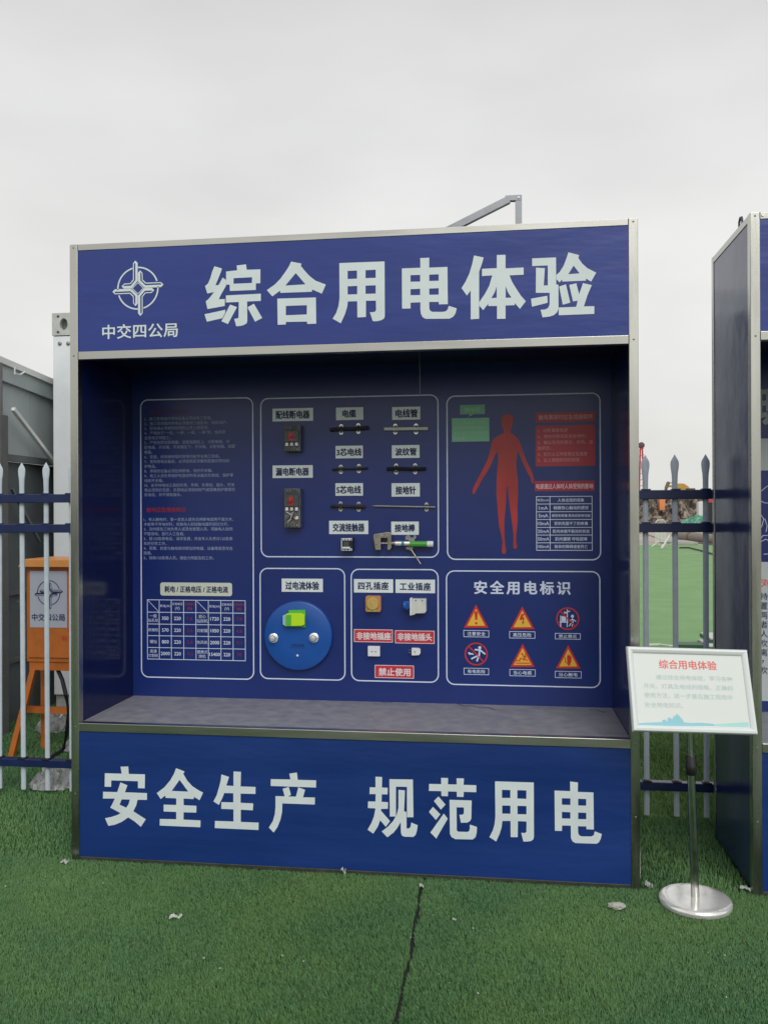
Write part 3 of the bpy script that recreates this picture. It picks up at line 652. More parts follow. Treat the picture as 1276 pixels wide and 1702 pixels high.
for j, (a_, s, xw) in enumerate((('电流(mA)', '人体出现的现象', 165), ('1mA', '稍微惊心触动的感觉', 218), ('5mA', '感受到疼痛 肌肉应热体功能', 240), ('10mA', '受到克服不了的疼痛', 210), ('20mA', '肌肉收缩不能动的状态', 230), ('50mA', '肌肉僵硬 呼吸困难', 200), ('100mA', '致命的障碍或者死亡', 208))):
    cell(0, j, a_, fh=.46, t=t2, X=X2, Zz=Z2, b=(.012, .012)); cell(1, j, s, fh=.54, t=t2, X=X2, Zz=Z2, b=(.010, .010), fw=xw/262)

# warning signs
def Z8(x, y): return 730+x/3.867, 930+y/3.867
def R8(x0, y0, x1, y1): return rpx(*Z8(x0, y0), *Z8(x1, y1), D)
text('安全用电标识', R8(222, 137, 842, 225), print_w, back1, PB, .0012, b=(.030, .022), res=56, sp=1.32)
def P8(x, y): q = at(*Z8(x, y), D); return (q.x, q.z)
def caption(parent, r, s):
    x0, x1, z0, z1 = R8(*r)
    c_ = Flat().strip([(x0, z0), (x1, z0), (x1, z1), (x0, z1)], .0026, closed=True).build('caption_border', print_w, parent, PB, .001)
    text(s, (x0+(x1-x0)*.14, x1-(x1-x0)*.14, z0+(z1-z0)*.2, z1-(z1-z0)*.2), print_w, parent, PB, .001, b=(.012, .01), res=32, sp=1.06)
def tri_sign(ax, ay, x0, x1, yb, cap, s):
    A, B, C_ = P8(ax, ay), P8(x0, yb), P8(x1, yb)
    o = MB().prism([B, C_, A], D-.0016, D-.0001).build('warning_sign', sign_red, b1)
    g = ((A[0]+B[0]+C_[0])/3, (A[1]+B[1]+C_[1])/3)
    Flat().poly([(g[0]+(p[0]-g[0])*.74, g[1]+(p[1]-g[1])*.74) for p in (B, C_, A)]).build('face', sign_yellow, o, PB, .0022)
    caption(o, cap, s); return o, g
def circ_sign(cx, cy, cap, s):
    c_ = P8(cx, cy); r = (P8(cx+70, cy)[0]-c_[0])
    f = Flat().ring(c_[0], c_[1], r, .0065, 40); o = f.build('warning_sign', sign_red, b1, PB, .0022)
    Flat().strip([(c_[0]-r*.68, c_[1]+r*.70), (c_[0]+r*.68, c_[1]-r*.70)], .006).build('slash', sign_red, o, PB, .0030)
    caption(o, cap, s); return o
def pic(o, polys, mat, h=.0026):
    f = Flat()
    for q in polys: f.poly([P8(*p) for p in q])
    return f.build('pictogram', mat, o, PB, h)
def limb(o, segs, mat, w=8, h=.0026):
    f = Flat(); k = P8(1, 0)[0]-P8(0, 0)[0]
    for s_ in segs:
        if isinstance(s_[0], str): cc = P8(*s_[1]); f.disc(cc[0], cc[1], s_[2]*k)
        else: f.strip([P8(*p) for p in s_], w*k)
    vs_ = [PB.p(x, y, h) for x, y in f.v]
    for i, fc in enumerate(f.f):
        for j in fc: vs_[j] = vs_[j]+Vector((0, -.00004*i, 0))
    return join_mesh('pictogram', vs_, f.f, mat, o)
s1, _ = tri_sign(235, 290, 158, 313, 438, (156, 456, 317, 497), '注意安全')
pic(s1, [[(230, 388), (243, 388), (246, 338), (240, 332), (230, 332), (224, 338)]], sign_red); limb(s1, [('d', (236, 409), 8)], sign_red)
s2, _ = tri_sign(532, 302, 455, 610, 447, (450, 463, 613, 505), '高压危险')
pic(s2, [[(525, 350), (548, 348), (532, 372), (545, 370), (540, 400), (546, 400), (532, 421), (530, 398), (536, 398), (536, 386), (512, 388)]], sign_red)
s3 = circ_sign(823, 380, (743, 475, 904, 511), '禁止靠近')
limb(s3, [[(778, 360), (778, 432)], [(820, 320), (820, 434)], [(770, 402), (826, 402)], [(800, 345), (838, 330)], [(800, 335), (815, 345)], ('d', (853, 364), 10), [(852, 376), (858, 402)], [(856, 382), (836, 392)], [(858, 384), (876, 398)], [(857, 402), (850, 430)], [(850, 400), (832, 428)]], print_w, 6)
pic(s3, [[(784, 398), (812, 398), (812, 368), (784, 362)]], print_w, .0023)
s4 = circ_sign(236, 607, (158, 699, 316, 739), '有电危险')
limb(s4, [('d', (259, 566), 10), [(226, 578), (262, 582), (294, 608)], [(258, 584), (254, 622)], [(254, 618), (240, 654)], [(250, 616), (204, 638)]], print_w, 10)
pic(s4, [[(182, 598), (196, 594), (200, 602), (212, 600), (222, 612), (205, 610), (192, 612)]], print_w)
s5, _ = tri_sign(534, 542, 456, 611, 690, (452, 707, 615, 748), '当心电缆')
limb(s5, [('d', (530, 606), 6), [(534, 612), (545, 632), (540, 650)], [(538, 618), (556, 628), (548, 604)], [(542, 640), (520, 634), (512, 655)], [(545, 640), (568, 648)], [(488, 665), (580, 665)], [(490, 652), (510, 645)]], sign_red, 6)
s6, _ = tri_sign(826, 550, 748, 906, 700, (743, 719, 910, 760), '当心触电')
pic(s6, [[(820, 660), (818, 622), (824, 608), (830, 618), (836, 608), (842, 620), (848, 628), (846, 655), (838, 680), (826, 682)]], sign_red)
limb(s6, [[(800, 625), (810, 640), (806, 655), (822, 668)]], sign_red, 5)

# ================================================================== MOUNTED EXHIBITS
def px(n=1): return at(600+n, 850, D).x-at(600, 850, D).x
K = px()
def saddle(parent, x, z, r, lobe=.011):
    """two-lobed pipe clamp with screws"""
    m = MB()
    arc = [(math.cos(a), math.sin(a)) for a in np.linspace(0, math.pi, 9)]
    w = .014
    v = []; 
    for s_ in (r+.0005, r+.003):
        for xx in (-w/2, w/2):
            for c_, s2_ in arc: v.append((x+xx, D-.001-s2_*s_-.001, z+c_*s_))
    f_ = []
    n = 9
    for i in range(n-1):
        a0 = i; f_ += [(a0, a0+1, n+a0+1, n+a0), (2*n+a0, 3*n+a0, 3*n+a0+1, 2*n+a0+1), (a0, 2*n+a0, 2*n+a0+1, a0+1), (n+a0, n+a0+1, 3*n+a0+1, 3*n+a0)]
    m.add(v, f_)
    for s_ in (-1, 1):
        zc = z+s_*(r+lobe*.75)
        m.cyl((x, D-.0025, zc), (0, 1, 0), lobe*.85, .003, 14)
        m.box(x-w/2, x+w/2, D-.004, D-.001, min(zc, z+s_*r), max(zc, z+s_*r))
    c = m.build('clamp', screw_m, parent)
    for s_ in (-1, 1):
        MB().lathe((x, D-.004, z+s_*(r+lobe*.75)), (0, -1, 0), [(.0045, 0), (.0045, .001), (.003, .0025), (.0005, .0025)], 10).build('screw', cast_m, c)
def rodthing(name, label, u0, v0, u1, v1, r, mat, clamps, cat, ends=None, grp=None, sag=0.0, corr=False):
    A, B = at(u0, v0, D-.012), at(u1, v1, D-.012); mid = (A+B)/2
    t = thing(name, label, cat, (mid.x, D, mid.z), grp)
    n = 24; pts = []; y = D-.003-r
    for i in range(n+1):
        k = i/n; pts.append((A.x+(B.x-A.x)*k, y-.004*math.sin(k*9)*(sag > 0), A.z+(B.z-A.z)*k+sag*math.sin(k*2*math.pi*1.1)))
    if corr:
        pts = [(A.x+(B.x-A.x)*i/90, y, A.z+(B.z-A.z)*i/90+.002*math.sin(i/14)) for i in range(91)]
        rr = [r*(1 if i % 2 else .82) for i in range(91)]
    else: rr = r
    MB().tube(pts, rr, 12).build(name.split('_')[-1] if not corr else 'tube', mat, t, smooth=not corr)
    if ends: MB().tube([(A.x-.012, y, A.z), (A.x-.001, y, A.z)], r*.55, 8).build('tip', ends, t)
    for u in clamps:
        k = (u-u0)/(u1-u0); saddle(t, A.x+(B.x-A.x)*k, A.z+(B.z-A.z)*k, r)
    return t
g = 'wire and pipe samples clamped to the panel'
rodthing('sample_cable', 'thick black cable piece in two clamps below the 电缆 plate', 548.5, 714.6, 612, 711, .0085, rubber, (566.5, 595), 'cable', grp=g, sag=.002)
rodthing('sample_cable', 'thin black three-core wire piece below the 3芯电线 plate', 552, 780.6, 611, 778, .0052, rubber, (566, 596), 'cable', grp=g, sag=.0015)
rodthing('sample_cable', 'black five-core wire piece below the 5芯电线 plate', 549.5, 841.5, 607, 842.5, .0070, rubber, (565.5, 595.7), 'cable', grp=g, sag=.001)
rodthing('sample_conduit', 'straight pale plastic conduit in two clamps below the 电线管 plate', 638.5, 713, 711, 712.5, .0085, cream_pl, (656.5, 691), 'conduit', grp=g)
rodthing('sample_corrugated_pipe', 'black corrugated pipe in two clamps below the 波纹管 plate', 642.5, 779.5, 707.5, 778.8, .0090, rubber, (658, 689.5), 'pipe', grp=g, corr=True)
rodthing('ground_pin', 'long thin steel earthing pin held by one clamp under the 接地针 plate', 623, 841, 723, 843, .0048, steel, (708.5,), 'earthing pin', ends=steel, grp=g)

def breaker(u0, v0, u1, v1, label, open_part):
    x0, x1, z0, z1 = rpx(u0, v0, u1, v1, D-.05)
    t = thing('circuit_breaker', label, 'circuit breaker', ((x0+x1)/2, D, z0), 'circuit breakers on the panel')
    w = x1-x0; zt = z1; zb = z0; hb = .137 if open_part else (z1-z0)
    MB().box(x0, x1, D-.045, D, zb, zt).build('body', bake, t, .002)
    yc = D-.045
    zm = zt-hb*.22
    MB().box(x0+.004, x1-.004, yc-.016, yc, zt-hb*.66, zm).build('cover', bake2, t, .0015)
    yf = yc-.016
    MB().box((x0+x1)/2-.013, (x0+x1)/2+.009, yf-.003, yf-.0005, zt-hb*.62, zt-hb*.30).build('switch_bezel', red_pl, t, .001)
    MB().box((x0+x1)/2-.008, (x0+x1)/2+.004, yf-.016, yf-.003, zt-hb*.50, zt-hb*.40).build('toggle', red_pl, t, .0015)
    for i in range(5): MB().box(x0+.006+i*(w-.012)/5, x0+.006+(i+.7)*(w-.012)/5, yc-.007, yc, zt-hb*.20, zt-.004).build('terminal_barrier', bake2, t)
    for i in range(4):
        MB().lathe((x0+w*(.17+.22*i), yc-.0005, zt-hb*.10), (0, -1, 0), [(.0045, 0), (.0045, .003), (.002, .004)], 10).build('terminal_screw', cast_m, t)
    for i in range(3):
        xc = x0+w*(.20+.30*i)
        MB().box(xc-.007, xc+.007, yc-.014, yc, zt-hb*.80, zt-hb*.68).build('terminal', white_pl if i != 1 else cream_pl, t, .0015)
    for i in range(4): MB().box(x0+.006+i*(w-.012)/4, x0+.006+(i+.35)*(w-.012)/4, yc-.008, yc, zb+.002, zb+.018).build('terminal_barrier', bake2, t)
    for i in range(3):
        MB().lathe((x0+w*(.28+.25*i), yc-.0005, zb+.010), (0, -1, 0), [(.0045, 0), (.0045, .003), (.002, .004)], 10).build('terminal_screw', cast_m, t)
    if open_part:
        zz = zt-hb*.84; b_ = []
        for i, (mat, pts_) in enumerate(((white_pl, [(.15, 0), (.35, -.010), (.55, -.022), (.80, -.040)]), (red_pl, [(.45, -.016), (.62, -.028), (.72, -.042), (.82, -.050)]), (black, [(.2, -.04), (.4, -.022), (.5, -.034), (.7, -.012)]), (cream_pl, [(.25, -.05), (.45, -.036), (.52, -.010), (.6, 0)]))):
            MB().tube([(x0+w*a_, yc-.006-.003*i, zz+b2) for a_, b2 in pts_], .0020, 6).build('wire', mat, t, smooth=True)
        MB().box(x0+w*.74, x0+w*.9, yc-.01, yc, zz-.036, zz-.022).build('terminal', white_pl, t, .001)
breaker(472, 706, 498.5, 750, 'small grey circuit breaker with red switch under the 配线断电器 plate', False)
breaker(472, 812, 498.5, 877, 'taller grey leakage breaker with red switch and loose wires under the 漏电断电器 plate', True)

# contactor
x0, x1, z0, z1 = rpx(567.5, 893.5, 586.5, 916, D-.04)
t = thing('contactor', 'small black and white electrical contactor below the 交流接触器 plate', 'contactor', ((x0+x1)/2, D, z0))
MB().box(x0+.003, x1, D-.045, D, z0+.001, z1-.001).build('body', black, t, .002)
for zz in (z0+.002, z1-.014):
    MB().box(x0, x1-.003, D-.050, D-.030, zz, zz+.011).build('terminal_block', white_pl, t, .001)
    for i in range(4): MB().cyl((x0+.006+i*(x1-x0-.014)/3, D-.0515, zz+.0055), (0, 1, 0), .0028, .003, 10).build('terminal_screw', black, t)
MB().box(x0+.008, x1-.012, D-.060, D-.045, z0+.013, z0+.022).build('plunger', white_pl, t, .001)
MB().box(x0+.012, x1-.015, D-.062, D-.045, z0+.024, z1-.020).build('cover', bake2, t, .001)
MB().box(x0, x0+.004, D-.048, D-.030, z0+.014, z1-.015).build('side_strip', white_pl, t)

# earthing rod with C-clamp (zoom pixels of the clamp close-up -> panel)
def Zr(x, y): return 600+x/9.114, 800+y/9.114
def pr(x, y, Y=D-.03): q = at(*Zr(x, y), Y); return (q.x, q.z)
q0 = pr(650, 940)
t = thing('earthing_rod', 'brass C-clamp earthing rod with green grip, above the lower edge of the panel', 'earthing rod', (q0[0], D, q0[1]))
cl = [(188, 815), (205, 800), (300, 785), (390, 768), (440, 775), (460, 800), (460, 905), (462, 1010), (448, 1030), (425, 1042), (400, 1038), (402, 858), (300, 858), (302, 1040), (220, 1042), (205, 960), (190, 860)]
MB().prism([pr(x, y) for x, y in cl][::-1], D-.040, D-.018).build('jaw', cast_m, t, .002)
for x, y in ((330, 820), (400, 820), (235, 935)): a_ = pr(x, y); MB().cyl((a_[0], D-.042, a_[1]), (0, 1, 0), .0035, .006, 10).build('rivet', screw_m, t)
def hrod(xa, xb, y, r, mat, name, n=20):
    a_, b_ = pr(xa, y), pr(xb, y); zc = (a_[1]+b_[1])/2
    return MB().tube([(a_[0], D-.030, zc), (b_[0], D-.030, zc)], r, n).build(name, mat, t, smooth=True)
hrod(300, 520, 938, .0035, screw_m, 'screw_rod'); hrod(440, 520, 938, .0085, cast_m, 'collar'); hrod(515, 735, 940, .0115, chrome, 'ferrule')
hrod(612, 655, 940, .0118, M('teal_band', (.05, .30, .32), .4), 'band'); hrod(735, 1000, 950, .0145, green_pl, 'grip'); hrod(1000, 1092, 950, .0150, white_pl, 'end_cap')
MB().prism([pr(x, y, D-.02) for x, y in ((668, 880), (670, 835), (700, 812), (735, 815), (750, 850), (790, 850), (800, 812), (832, 820), (835, 860), (810, 880), (808, 905), (730, 925), (728, 892))][::-1], D-.020, D-.016).build('clamp', steel, t)
MB().prism([pr(x, y, D-.02) for x, y in ((672, 1000), (700, 990), (780, 985), (785, 1020), (760, 1050), (735, 1048), (722, 1030), (690, 1035))][::-1], D-.020, D-.016).build('clamp', cast_m, t)
a_, b_ = pr(760, 1040), pr(905, 1250); MB().tube([(a_[0], D-.03, a_[1]), (b_[0], D-.045, b_[1])], .0042, 10).build('handle', cast_m, t, smooth=True)

# over-current disc
c = at(495.5, 1056.5, D-.02)
t = thing('overcurrent_unit', 'large round bright blue unit with lime cover and two chrome knobs', 'display unit', (c.x, D, c.z))
Rr = 57.2*K
MB().lathe((c.x, D-.0005, c.z), (0, -1, 0), [(Rr, 0), (Rr, .020), (Rr*.985, .026), (Rr*.95, .029), (Rr*.5, .030), (.002, .030)], 72).build('housing', blue_pl, t, smooth=True)
yf = D-.0305
def p6(x, y, Y=yf): q = at(430+x/4.116, 930+y/4.116, Y); return (q.x, q.z)
def pr6(poly, y0, y1, name, mat, bev=0): return MB().prism([p6(*p) for p in poly][::-1], y0, y1).build(name, mat, t, bev)
pr6([(208, 345), (322, 343), (322, 463), (208, 455)], yf-.010, yf, 'switch_base', lime2, .001)
pr6([(192, 372), (205, 364), (300, 364), (322, 378), (322, 440), (305, 448), (192, 452)], yf-.030, yf-.010, 'switch_cover', lime, .002)
pr6([(172, 380), (190, 372), (190, 452), (172, 440)], yf-.022, yf-.002, 'switch_side', pale_clip, .001)
pr6([(196, 375), (232, 372), (232, 448), (196, 450)], yf-.0315, yf-.0302, 'switch_window', lime2)
for x, y in ((102, 537), (378, 535)):
    a_ = p6(x, y); kb = MB().lathe((a_[0], yf, a_[1]), (0, -1, 0), [(.024, 0), (.024, .004), (.019, .007), (.016, .007), (.016, .022), (.012, .027), (.003, .028)], 24).build('knob', chrome, t, smooth=True)
a_ = p6(265, 657); MB().lathe((a_[0], yf, a_[1]), (0, -1, 0), [(.006, 0), (.006, .003), (.003, .006), (.0005, .0065)], 14).build('indicator', white_pl, t, smooth=True)
text('过电流体验', (p6(222, 590)[0], p6(312, 590)[0], p6(265, 598)[1], p6(265, 575)[1]), M('faint_ink', (.005, .03, .14), .5), t, wall_plane(yf), .0006, b=(.02, .02), res=24)
Flat().rect(p6(205, 600)[0], p6(328, 600)[0], p6(260, 606)[1], p6(260, 603)[1]).build('underline', MATS['faint_ink'], t, wall_plane(yf), .0006)

# sockets
def zone(x0, y0, x1, y1, Y): return rpx(430+x0/4.116, 930+y0/4.116, 430+x1/4.116, 930+y1/4.116, Y)
x0, x1, z0, z1 = zone(728, 250, 833, 360, D-.035)
t = thing('yellow_socket', 'mustard yellow four-hole socket with round flap under the 四孔插座 plate', 'socket', ((x0+x1)/2, D, z0))
MB().prism(rrect(x0, x1, z0, z1, .010), D-.030, D-.001).build('body', orange_pl, t, .0015)
MB().lathe(((x0+x1)/2-.002, D-.0302, (z0+z1)/2+.001), (0, -1, 0), [(.031, 0), (.031, .006), (.028, .009), (.003, .0095)], 28).build('flap', yellow_pl, t, smooth=True)
MB().box((x0+x1)/2-.022, (x0+x1)/2+.018, D-.034, D-.0302, z0+.002, z0+.012).build('hinge', yellow_pl, t, .001)
x0, x1, z0, z1 = zone(1040, 268, 1146, 372, D-.03)
t = thing('industrial_socket', 'white industrial socket with blue plug nose under the 工业插座 plate', 'socket', ((x0+x1)/2, D, z0))
w = x1-x0; h_ = z1-z0
MB().prism([(x0, z0-.004), (x0+w*.2, z0-.004), (x0+w*.35, z0+.004), (x1-.006, z0+.006), (x1, z0+.014), (x1, z1-.004), (x1-.004, z1), (x0, z1)], D-.050, D-.001).build('body', cream_pl, t, .002)
MB().box(x0-.003, x0+.006, D-.056, D-.0005, z0-.005, z1+.004).build('flange', white_pl, t, .0015)
for k in (.35, .75): MB().cyl((x0+w*k, D-.051, z1-.006), (0, 1, 0), .004, .003, 12).build('screw', screw_m, t)
MB().tube([(x0-.034, D-.028, z0+h_*.55), (x0-.003, D-.028, z0+h_*.55)], [.020, .022], 20).build('nose', blue_pl2, t, smooth=True)
MB().tube([(x0-.036, D-.028, z0+h_*.55), (x0-.0345, D-.028, z0+h_*.55)], .022, 20).build('cap', blue_pl, t, smooth=True)
MB().box(x0-.022, x0-.006, D-.055, D-.045, z0+h_*.62, z0+h_*.78).build('latch', blue_pl, t, .001)
MB().bar((x0-.020, D-.052, z0+h_*.3), (x0-.006, D-.052, z0+h_*.5), .004, .004).build('latch_arm', blue_pl, t)
x0, x1, z0, z1 = zone(745, 594, 828, 663, D-.02)
t = thing('white_socket', 'small square white two-pin wall socket under the 非接地插座 plate', 'socket', ((x0+x1)/2, D, z0))
MB().box(x0, x1, D-.022, D-.0005, z0, z1).build('body', white_pl, t, .003)
for k in (-.010, 0, .010): MB().cyl(((x0+x1)/2+k, D-.0224, (z0+z1)/2-.001), (0, 1, 0), .0030 if k else .0014, .001, 10).build('pin_hole', black, t)
x0, x1, z0, z1 = zone(1045, 606, 1105, 657, D-.02)
t = thing('white_plug', 'small white two-pin plug lying sideways under the 非接地插头 plate', 'plug', ((x0+x1)/2, D, z0))
MB().prism([(x0, z0), (x1-.008, z0+.002), (x1, z0+.010), (x1, z1-.008), (x1-.007, z1-.001), (x0, z1)], D-.024, D-.0005).build('body', white_pl, t, .002)
for k in (.36, .70): MB().box(x0-.018, x0+.001, D-.015, D-.012, z0+(z1-z0)*k-.0012, z0+(z1-z0)*k+.0012).build('pin', screw_m, t)
MB().cyl((x0+.016, D-.0245, (z0+z1)/2), (0, 1, 0), .0030, .001, 10).build('screw_hole', black, t)

# roof bracket behind the header
Yb = .30
t = thing('roof_bracket', 'bent galvanised steel bracket standing on the roof of the titled booth', 'bracket', (at(861, 375, Yb).x, Yb, H))
pA, pB_, pC, pD = at(861.5, 330, Yb), at(843, 330, Yb), at(735, 388, Yb), at(861, 375, Yb)
MB().box(pA.x-.015, pA.x+.014, Yb-.012, Yb+.012, H-.004, pA.z+.012).build('upright', steel, t, .001)
MB().box(pB_.x-.01, pA.x+.012, Yb-.0135, Yb-.0125+.022, pA.z-.012, pA.z+.0125).build('arm', steel, t, .001)
pE = Vector((pB_.x+.006, Yb, pA.z-.004)).lerp(Vector((pC.x, Yb, pC.z)), 1.06)
MB().bar((pB_.x+.006, Yb, pA.z-.004), pE, .028, .030).build('brace', steel, t)
MB().cyl((pA.x, Yb-.0145, pA.z), (0, 1, 0), .005, .004, 8).build('bolt', screw_m, t)

# ================================================================== SECOND BOOTH
BX, BW = 2.8965, 2.46
b2, hp2, bp2, back2 = booth(BX, BW, 'blue display booth cut off by the right edge, its glossy left side showing')
q = BX+.045
# lifting eye on its roof edge
e0 = (BX+.02, .20, H-.002)
MB().tube([(e0[0], e0[1]-.022, H-.004), (e0[0], e0[1]-.024, H+.025), (e0[0], e0[1]-.014, H+.045), (e0[0], e0[1]+.006, H+.050), (e0[0], e0[1]+.022, H+.035), (e0[0], e0[1]+.024, H-.004)], .005, 8).build('lifting_eye', M('dark_steel', (.10, .10, .10), .4, .8), b2, smooth=True)
for u in (1267,): 
    p = at(u, 356, -.006); MB().cyl((p.x, -.007, H-.014), (0, 1, 0), .006, .004, 8).build('bolt', screw_m, b2)
sheet2 = M('poster_pale', (.50, .54, .56), .45, var=.03, vscale=4)
def strip2(v0, v1, mat, name='printed_sheet', h=.001, u0=1257):
    x0 = BX+.05; z1_, z0_ = at(1268, v0, D).z, at(1268, v1, D).z
    return Flat().rect(x0, BX+BW-.05, z0_, z1_).build(name, mat, b2, PB, h)
strip2(729, 782, sheet2)
ps = strip2(934, 1165, sheet2)
gl = BX+.05; rA = at(1264, 1000, D).x; rK = K
def t2x(s, u0, v0, u1, v1, mat, b=(.02, .015), par=b2): text(s, rpx(u0, v0, u1, v1, D), mat, par, PB, .002, b=b, res=40)
# title in the dark upper part starts with a character cut by the post
t2x('现', 1246, 646, 1312, 706, M('dim_letter', (.42, .45, .50), .5), (.04, .025))
t2x('场救援体验', 1322, 646, 1652, 706, MATS['dim_letter'], (.04, .025))
t2x('对溺水者', 1264, 961, 1340, 976, poster_red, (.02, .015), ps)
for k, s in enumerate(('持呼吸道畅通，放', '置于平坦的地面上', '两手按压胸部中间', '者的口鼻清理干净', '人工呼吸两次每次', '吹气时间一秒以上', '离开后放松再进行', '，', '吹气和按压交替')):
    n = len(s); v = 985.5+k*15.6 - (0 if k < 8 else 2)
    if s == '，': t2x(s, 1265, v+2, 1268.5, v+8, plate_ink, None, ps)
    else: t2x(s, 1262.5, v, 1262.5+13.2*n, v+12.5, plate_ink, (.008, .006), ps)
# white line drawing on the blue band
f = Flat()
def ln(pts_): f.strip([(at(u, v, D).x, at(u, v, D).z) for u, v in pts_], .0028)
ln([(1262, 818), (1268, 813), (1274, 808), (1282, 806), (1292, 812), (1300, 826)]); ln([(1262, 832), (1270, 836), (1280, 836), (1290, 832)])
ln([(1263, 855), (1268, 862), (1266, 872), (1262, 880)]); ln([(1270, 862), (1274, 874), (1272, 884)]); ln([(1262, 897), (1267, 890), (1275, 890)]); ln([(1264, 900), (1272, 896), (1278, 900)]); ln([(1268, 921), (1300, 920)])
f.build('line_drawing', print_w, b2, PB, .001)['kind'] = 'stuff'

# ================================================================== INFORMATION STAND
t = thing('information_stand', 'white framed tilted notice on a steel pole with round polished base', 'sign stand', (2.651, -.11, 0))
dc = (2.651, -.11)
MB().lathe((dc[0], dc[1], .002), (0, 0, 1), [(.128, 0), (.136, .006), (.138, .018), (.134, .027), (.124, .032), (.10, .0335), (.001, .034)], 64).build('base', chrome, t, smooth=True)
MB().tube([(2.651, -.11, .028), (2.638, -.118, .43), (2.634, -.12, .56)], .0155, 20).build('lower_pole', pole_m, t, smooth=True)
MB().tube([(2.634, -.12, .56), (2.628, -.115, .86)], .0125, 20).build('upper_pole', pole_m, t, smooth=True)
col_ = MB().tube([(2.6375, -.119, .515), (2.637, -.119, .52), (2.635, -.12, .555), (2.635, -.12, .558), (2.634, -.12, .59), (2.6335, -.12, .595)], [.017, .021, .021, .019, .0195, .016], 20).build('collar', black, t, smooth=True)
MB().lathe((2.651, -.238, .010), (0, -1, .35), [(.011, 0), (.011, .006), (.006, .009), (.0005, .009)], 14).build('foot_bolt', M('rusty', (.22, .13, .09), .5, .6), t)
Rz = Matrix.Rotation(.1333, 3, 'Z') @ Matrix.Rotation(-.3767, 3, 'X') @ Matrix.Rotation(.0335, 3, 'Y')
bc = Vector((2.6281, -.15, .854)); xf = Matrix.Translation(bc) @ Rz.to_4x4()
bw, bh, fr = .4748, .328, .024
def fbar(a, b_, vert):
    """frame bar with mitred ends and rounded face; a,b: outer corners in board coordinates"""
    m = MB(); prof = [(0, .010), (0, -.004), (.004, -.010), (.012, -.012), (.019, -.008), (fr, -.002), (fr, .010)]
    return prof
for name_, P0, P1, inn in (('top', (-bw/2, bh/2), (bw/2, bh/2), (0, -1)), ('bot', (bw/2, -bh/2), (-bw/2, -bh/2), (0, 1)), ('l', (-bw/2, -bh/2), (-bw/2, bh/2), (1, 0)), ('r', (bw/2, bh/2), (bw/2, -bh/2), (-1, 0))):
    prof = fbar(None, None, None); m = MB(); d = Vector((P1[0]-P0[0], P1[1]-P0[1])).normalized(); v = []
    for P_, s_ in ((P0, 1), (P1, -1)):
        for o_, y_ in prof: v.append((P_[0]+inn[0]*o_+d.x*o_*s_, y_, P_[1]+inn[1]*o_+d.y*o_*s_))
    n = len(prof); m.add(v, [tuple(range(n)), tuple(range(2*n-1, n-1, -1))]+[(i, i+1, n+i+1, n+i) for i in range(n-1)]+[(n-1, 0, n, 2*n-1)])
    m.build('frame_bar', frame_w, t, xf=xf, smooth=True)
bd = MB().box(-bw/2+fr-.002, bw/2-fr+.002, .001, .008, -bh/2+fr-.002, bh/2-fr+.002).build('notice', sheet_w, t, xf=xf)
PN = Plane(bc+Rz @ Vector((0, .001, 0)), Rz @ Vector((1, 0, 0)), Rz @ Vector((0, 0, 1)))
def bx_(x, y):
    """notice coordinates from the close-up of the board (bilinear in its outline)"""
    TL, TR, BR, BL = (100, 118), (1090, 143), (1190, 855), (153, 812)
    X_, Y_ = .5, .5
    for _ in range(20):
        u = TL[0]*(1-X_)*(1-Y_)+TR[0]*X_*(1-Y_)+BR[0]*X_*Y_+BL[0]*(1-X_)*Y_; v = TL[1]*(1-X_)*(1-Y_)+TR[1]*X_*(1-Y_)+BR[1]*X_*Y_+BL[1]*(1-X_)*Y_
        X_ += (x-u)/990; Y_ += (y-v)/700
    return (X_-.5)*bw, (.5-Y_)*bh
def brect(x0, y0, x1, y1):
    a_ = bx_(x0, (y0+y1)/2); b_ = bx_(x1, (y0+y1)/2); c_ = bx_((x0+x1)/2, y1); d_ = bx_((x0+x1)/2, y0)
    return a_[0], b_[0], c_[1], d_[1]
text('综合用电体验', brect(370, 233, 845, 310), poster_red, bd, PN, .0006, b=(.022, .016), res=48)
for s, r in (('通过综合用电体验，学习各种', (345, 362, 975, 404)), ('开关、灯具及电线的规格、正确的', (246, 436, 980, 478)), ('使用方法，进一步普及施工现场中', (250, 512, 978, 556)), ('安全用电知识。', (255, 584, 570, 626))):
    text(s, brect(*r), poster_grey, bd, PN, .0006)
f = Flat()
sk = [(190, 748), (278, 745), (400, 742), (400, 725), (430, 722), (430, 735), (445, 735), (445, 708), (470, 706), (470, 716), (488, 716), (488, 700), (500, 698), (500, 690), (512, 690), (522, 672), (532, 690), (545, 690), (545, 706), (560, 706), (560, 720), (572, 722), (576, 745), (640, 752), (700, 750), (780, 756), (830, 762), (830, 778), (200, 768)]
f.poly([bx_(*q) for q in sk][::-1]); f.build('skyline', poster_blue, bd, PN, .0006)
f = Flat(); f.poly([bx_(*q) for q in ((832, 765), (960, 757), (1112, 750), (1118, 790), (980, 786), (832, 779))][::-1]); f.build('landscape_strip', poster_teal, bd, PN, .0006)

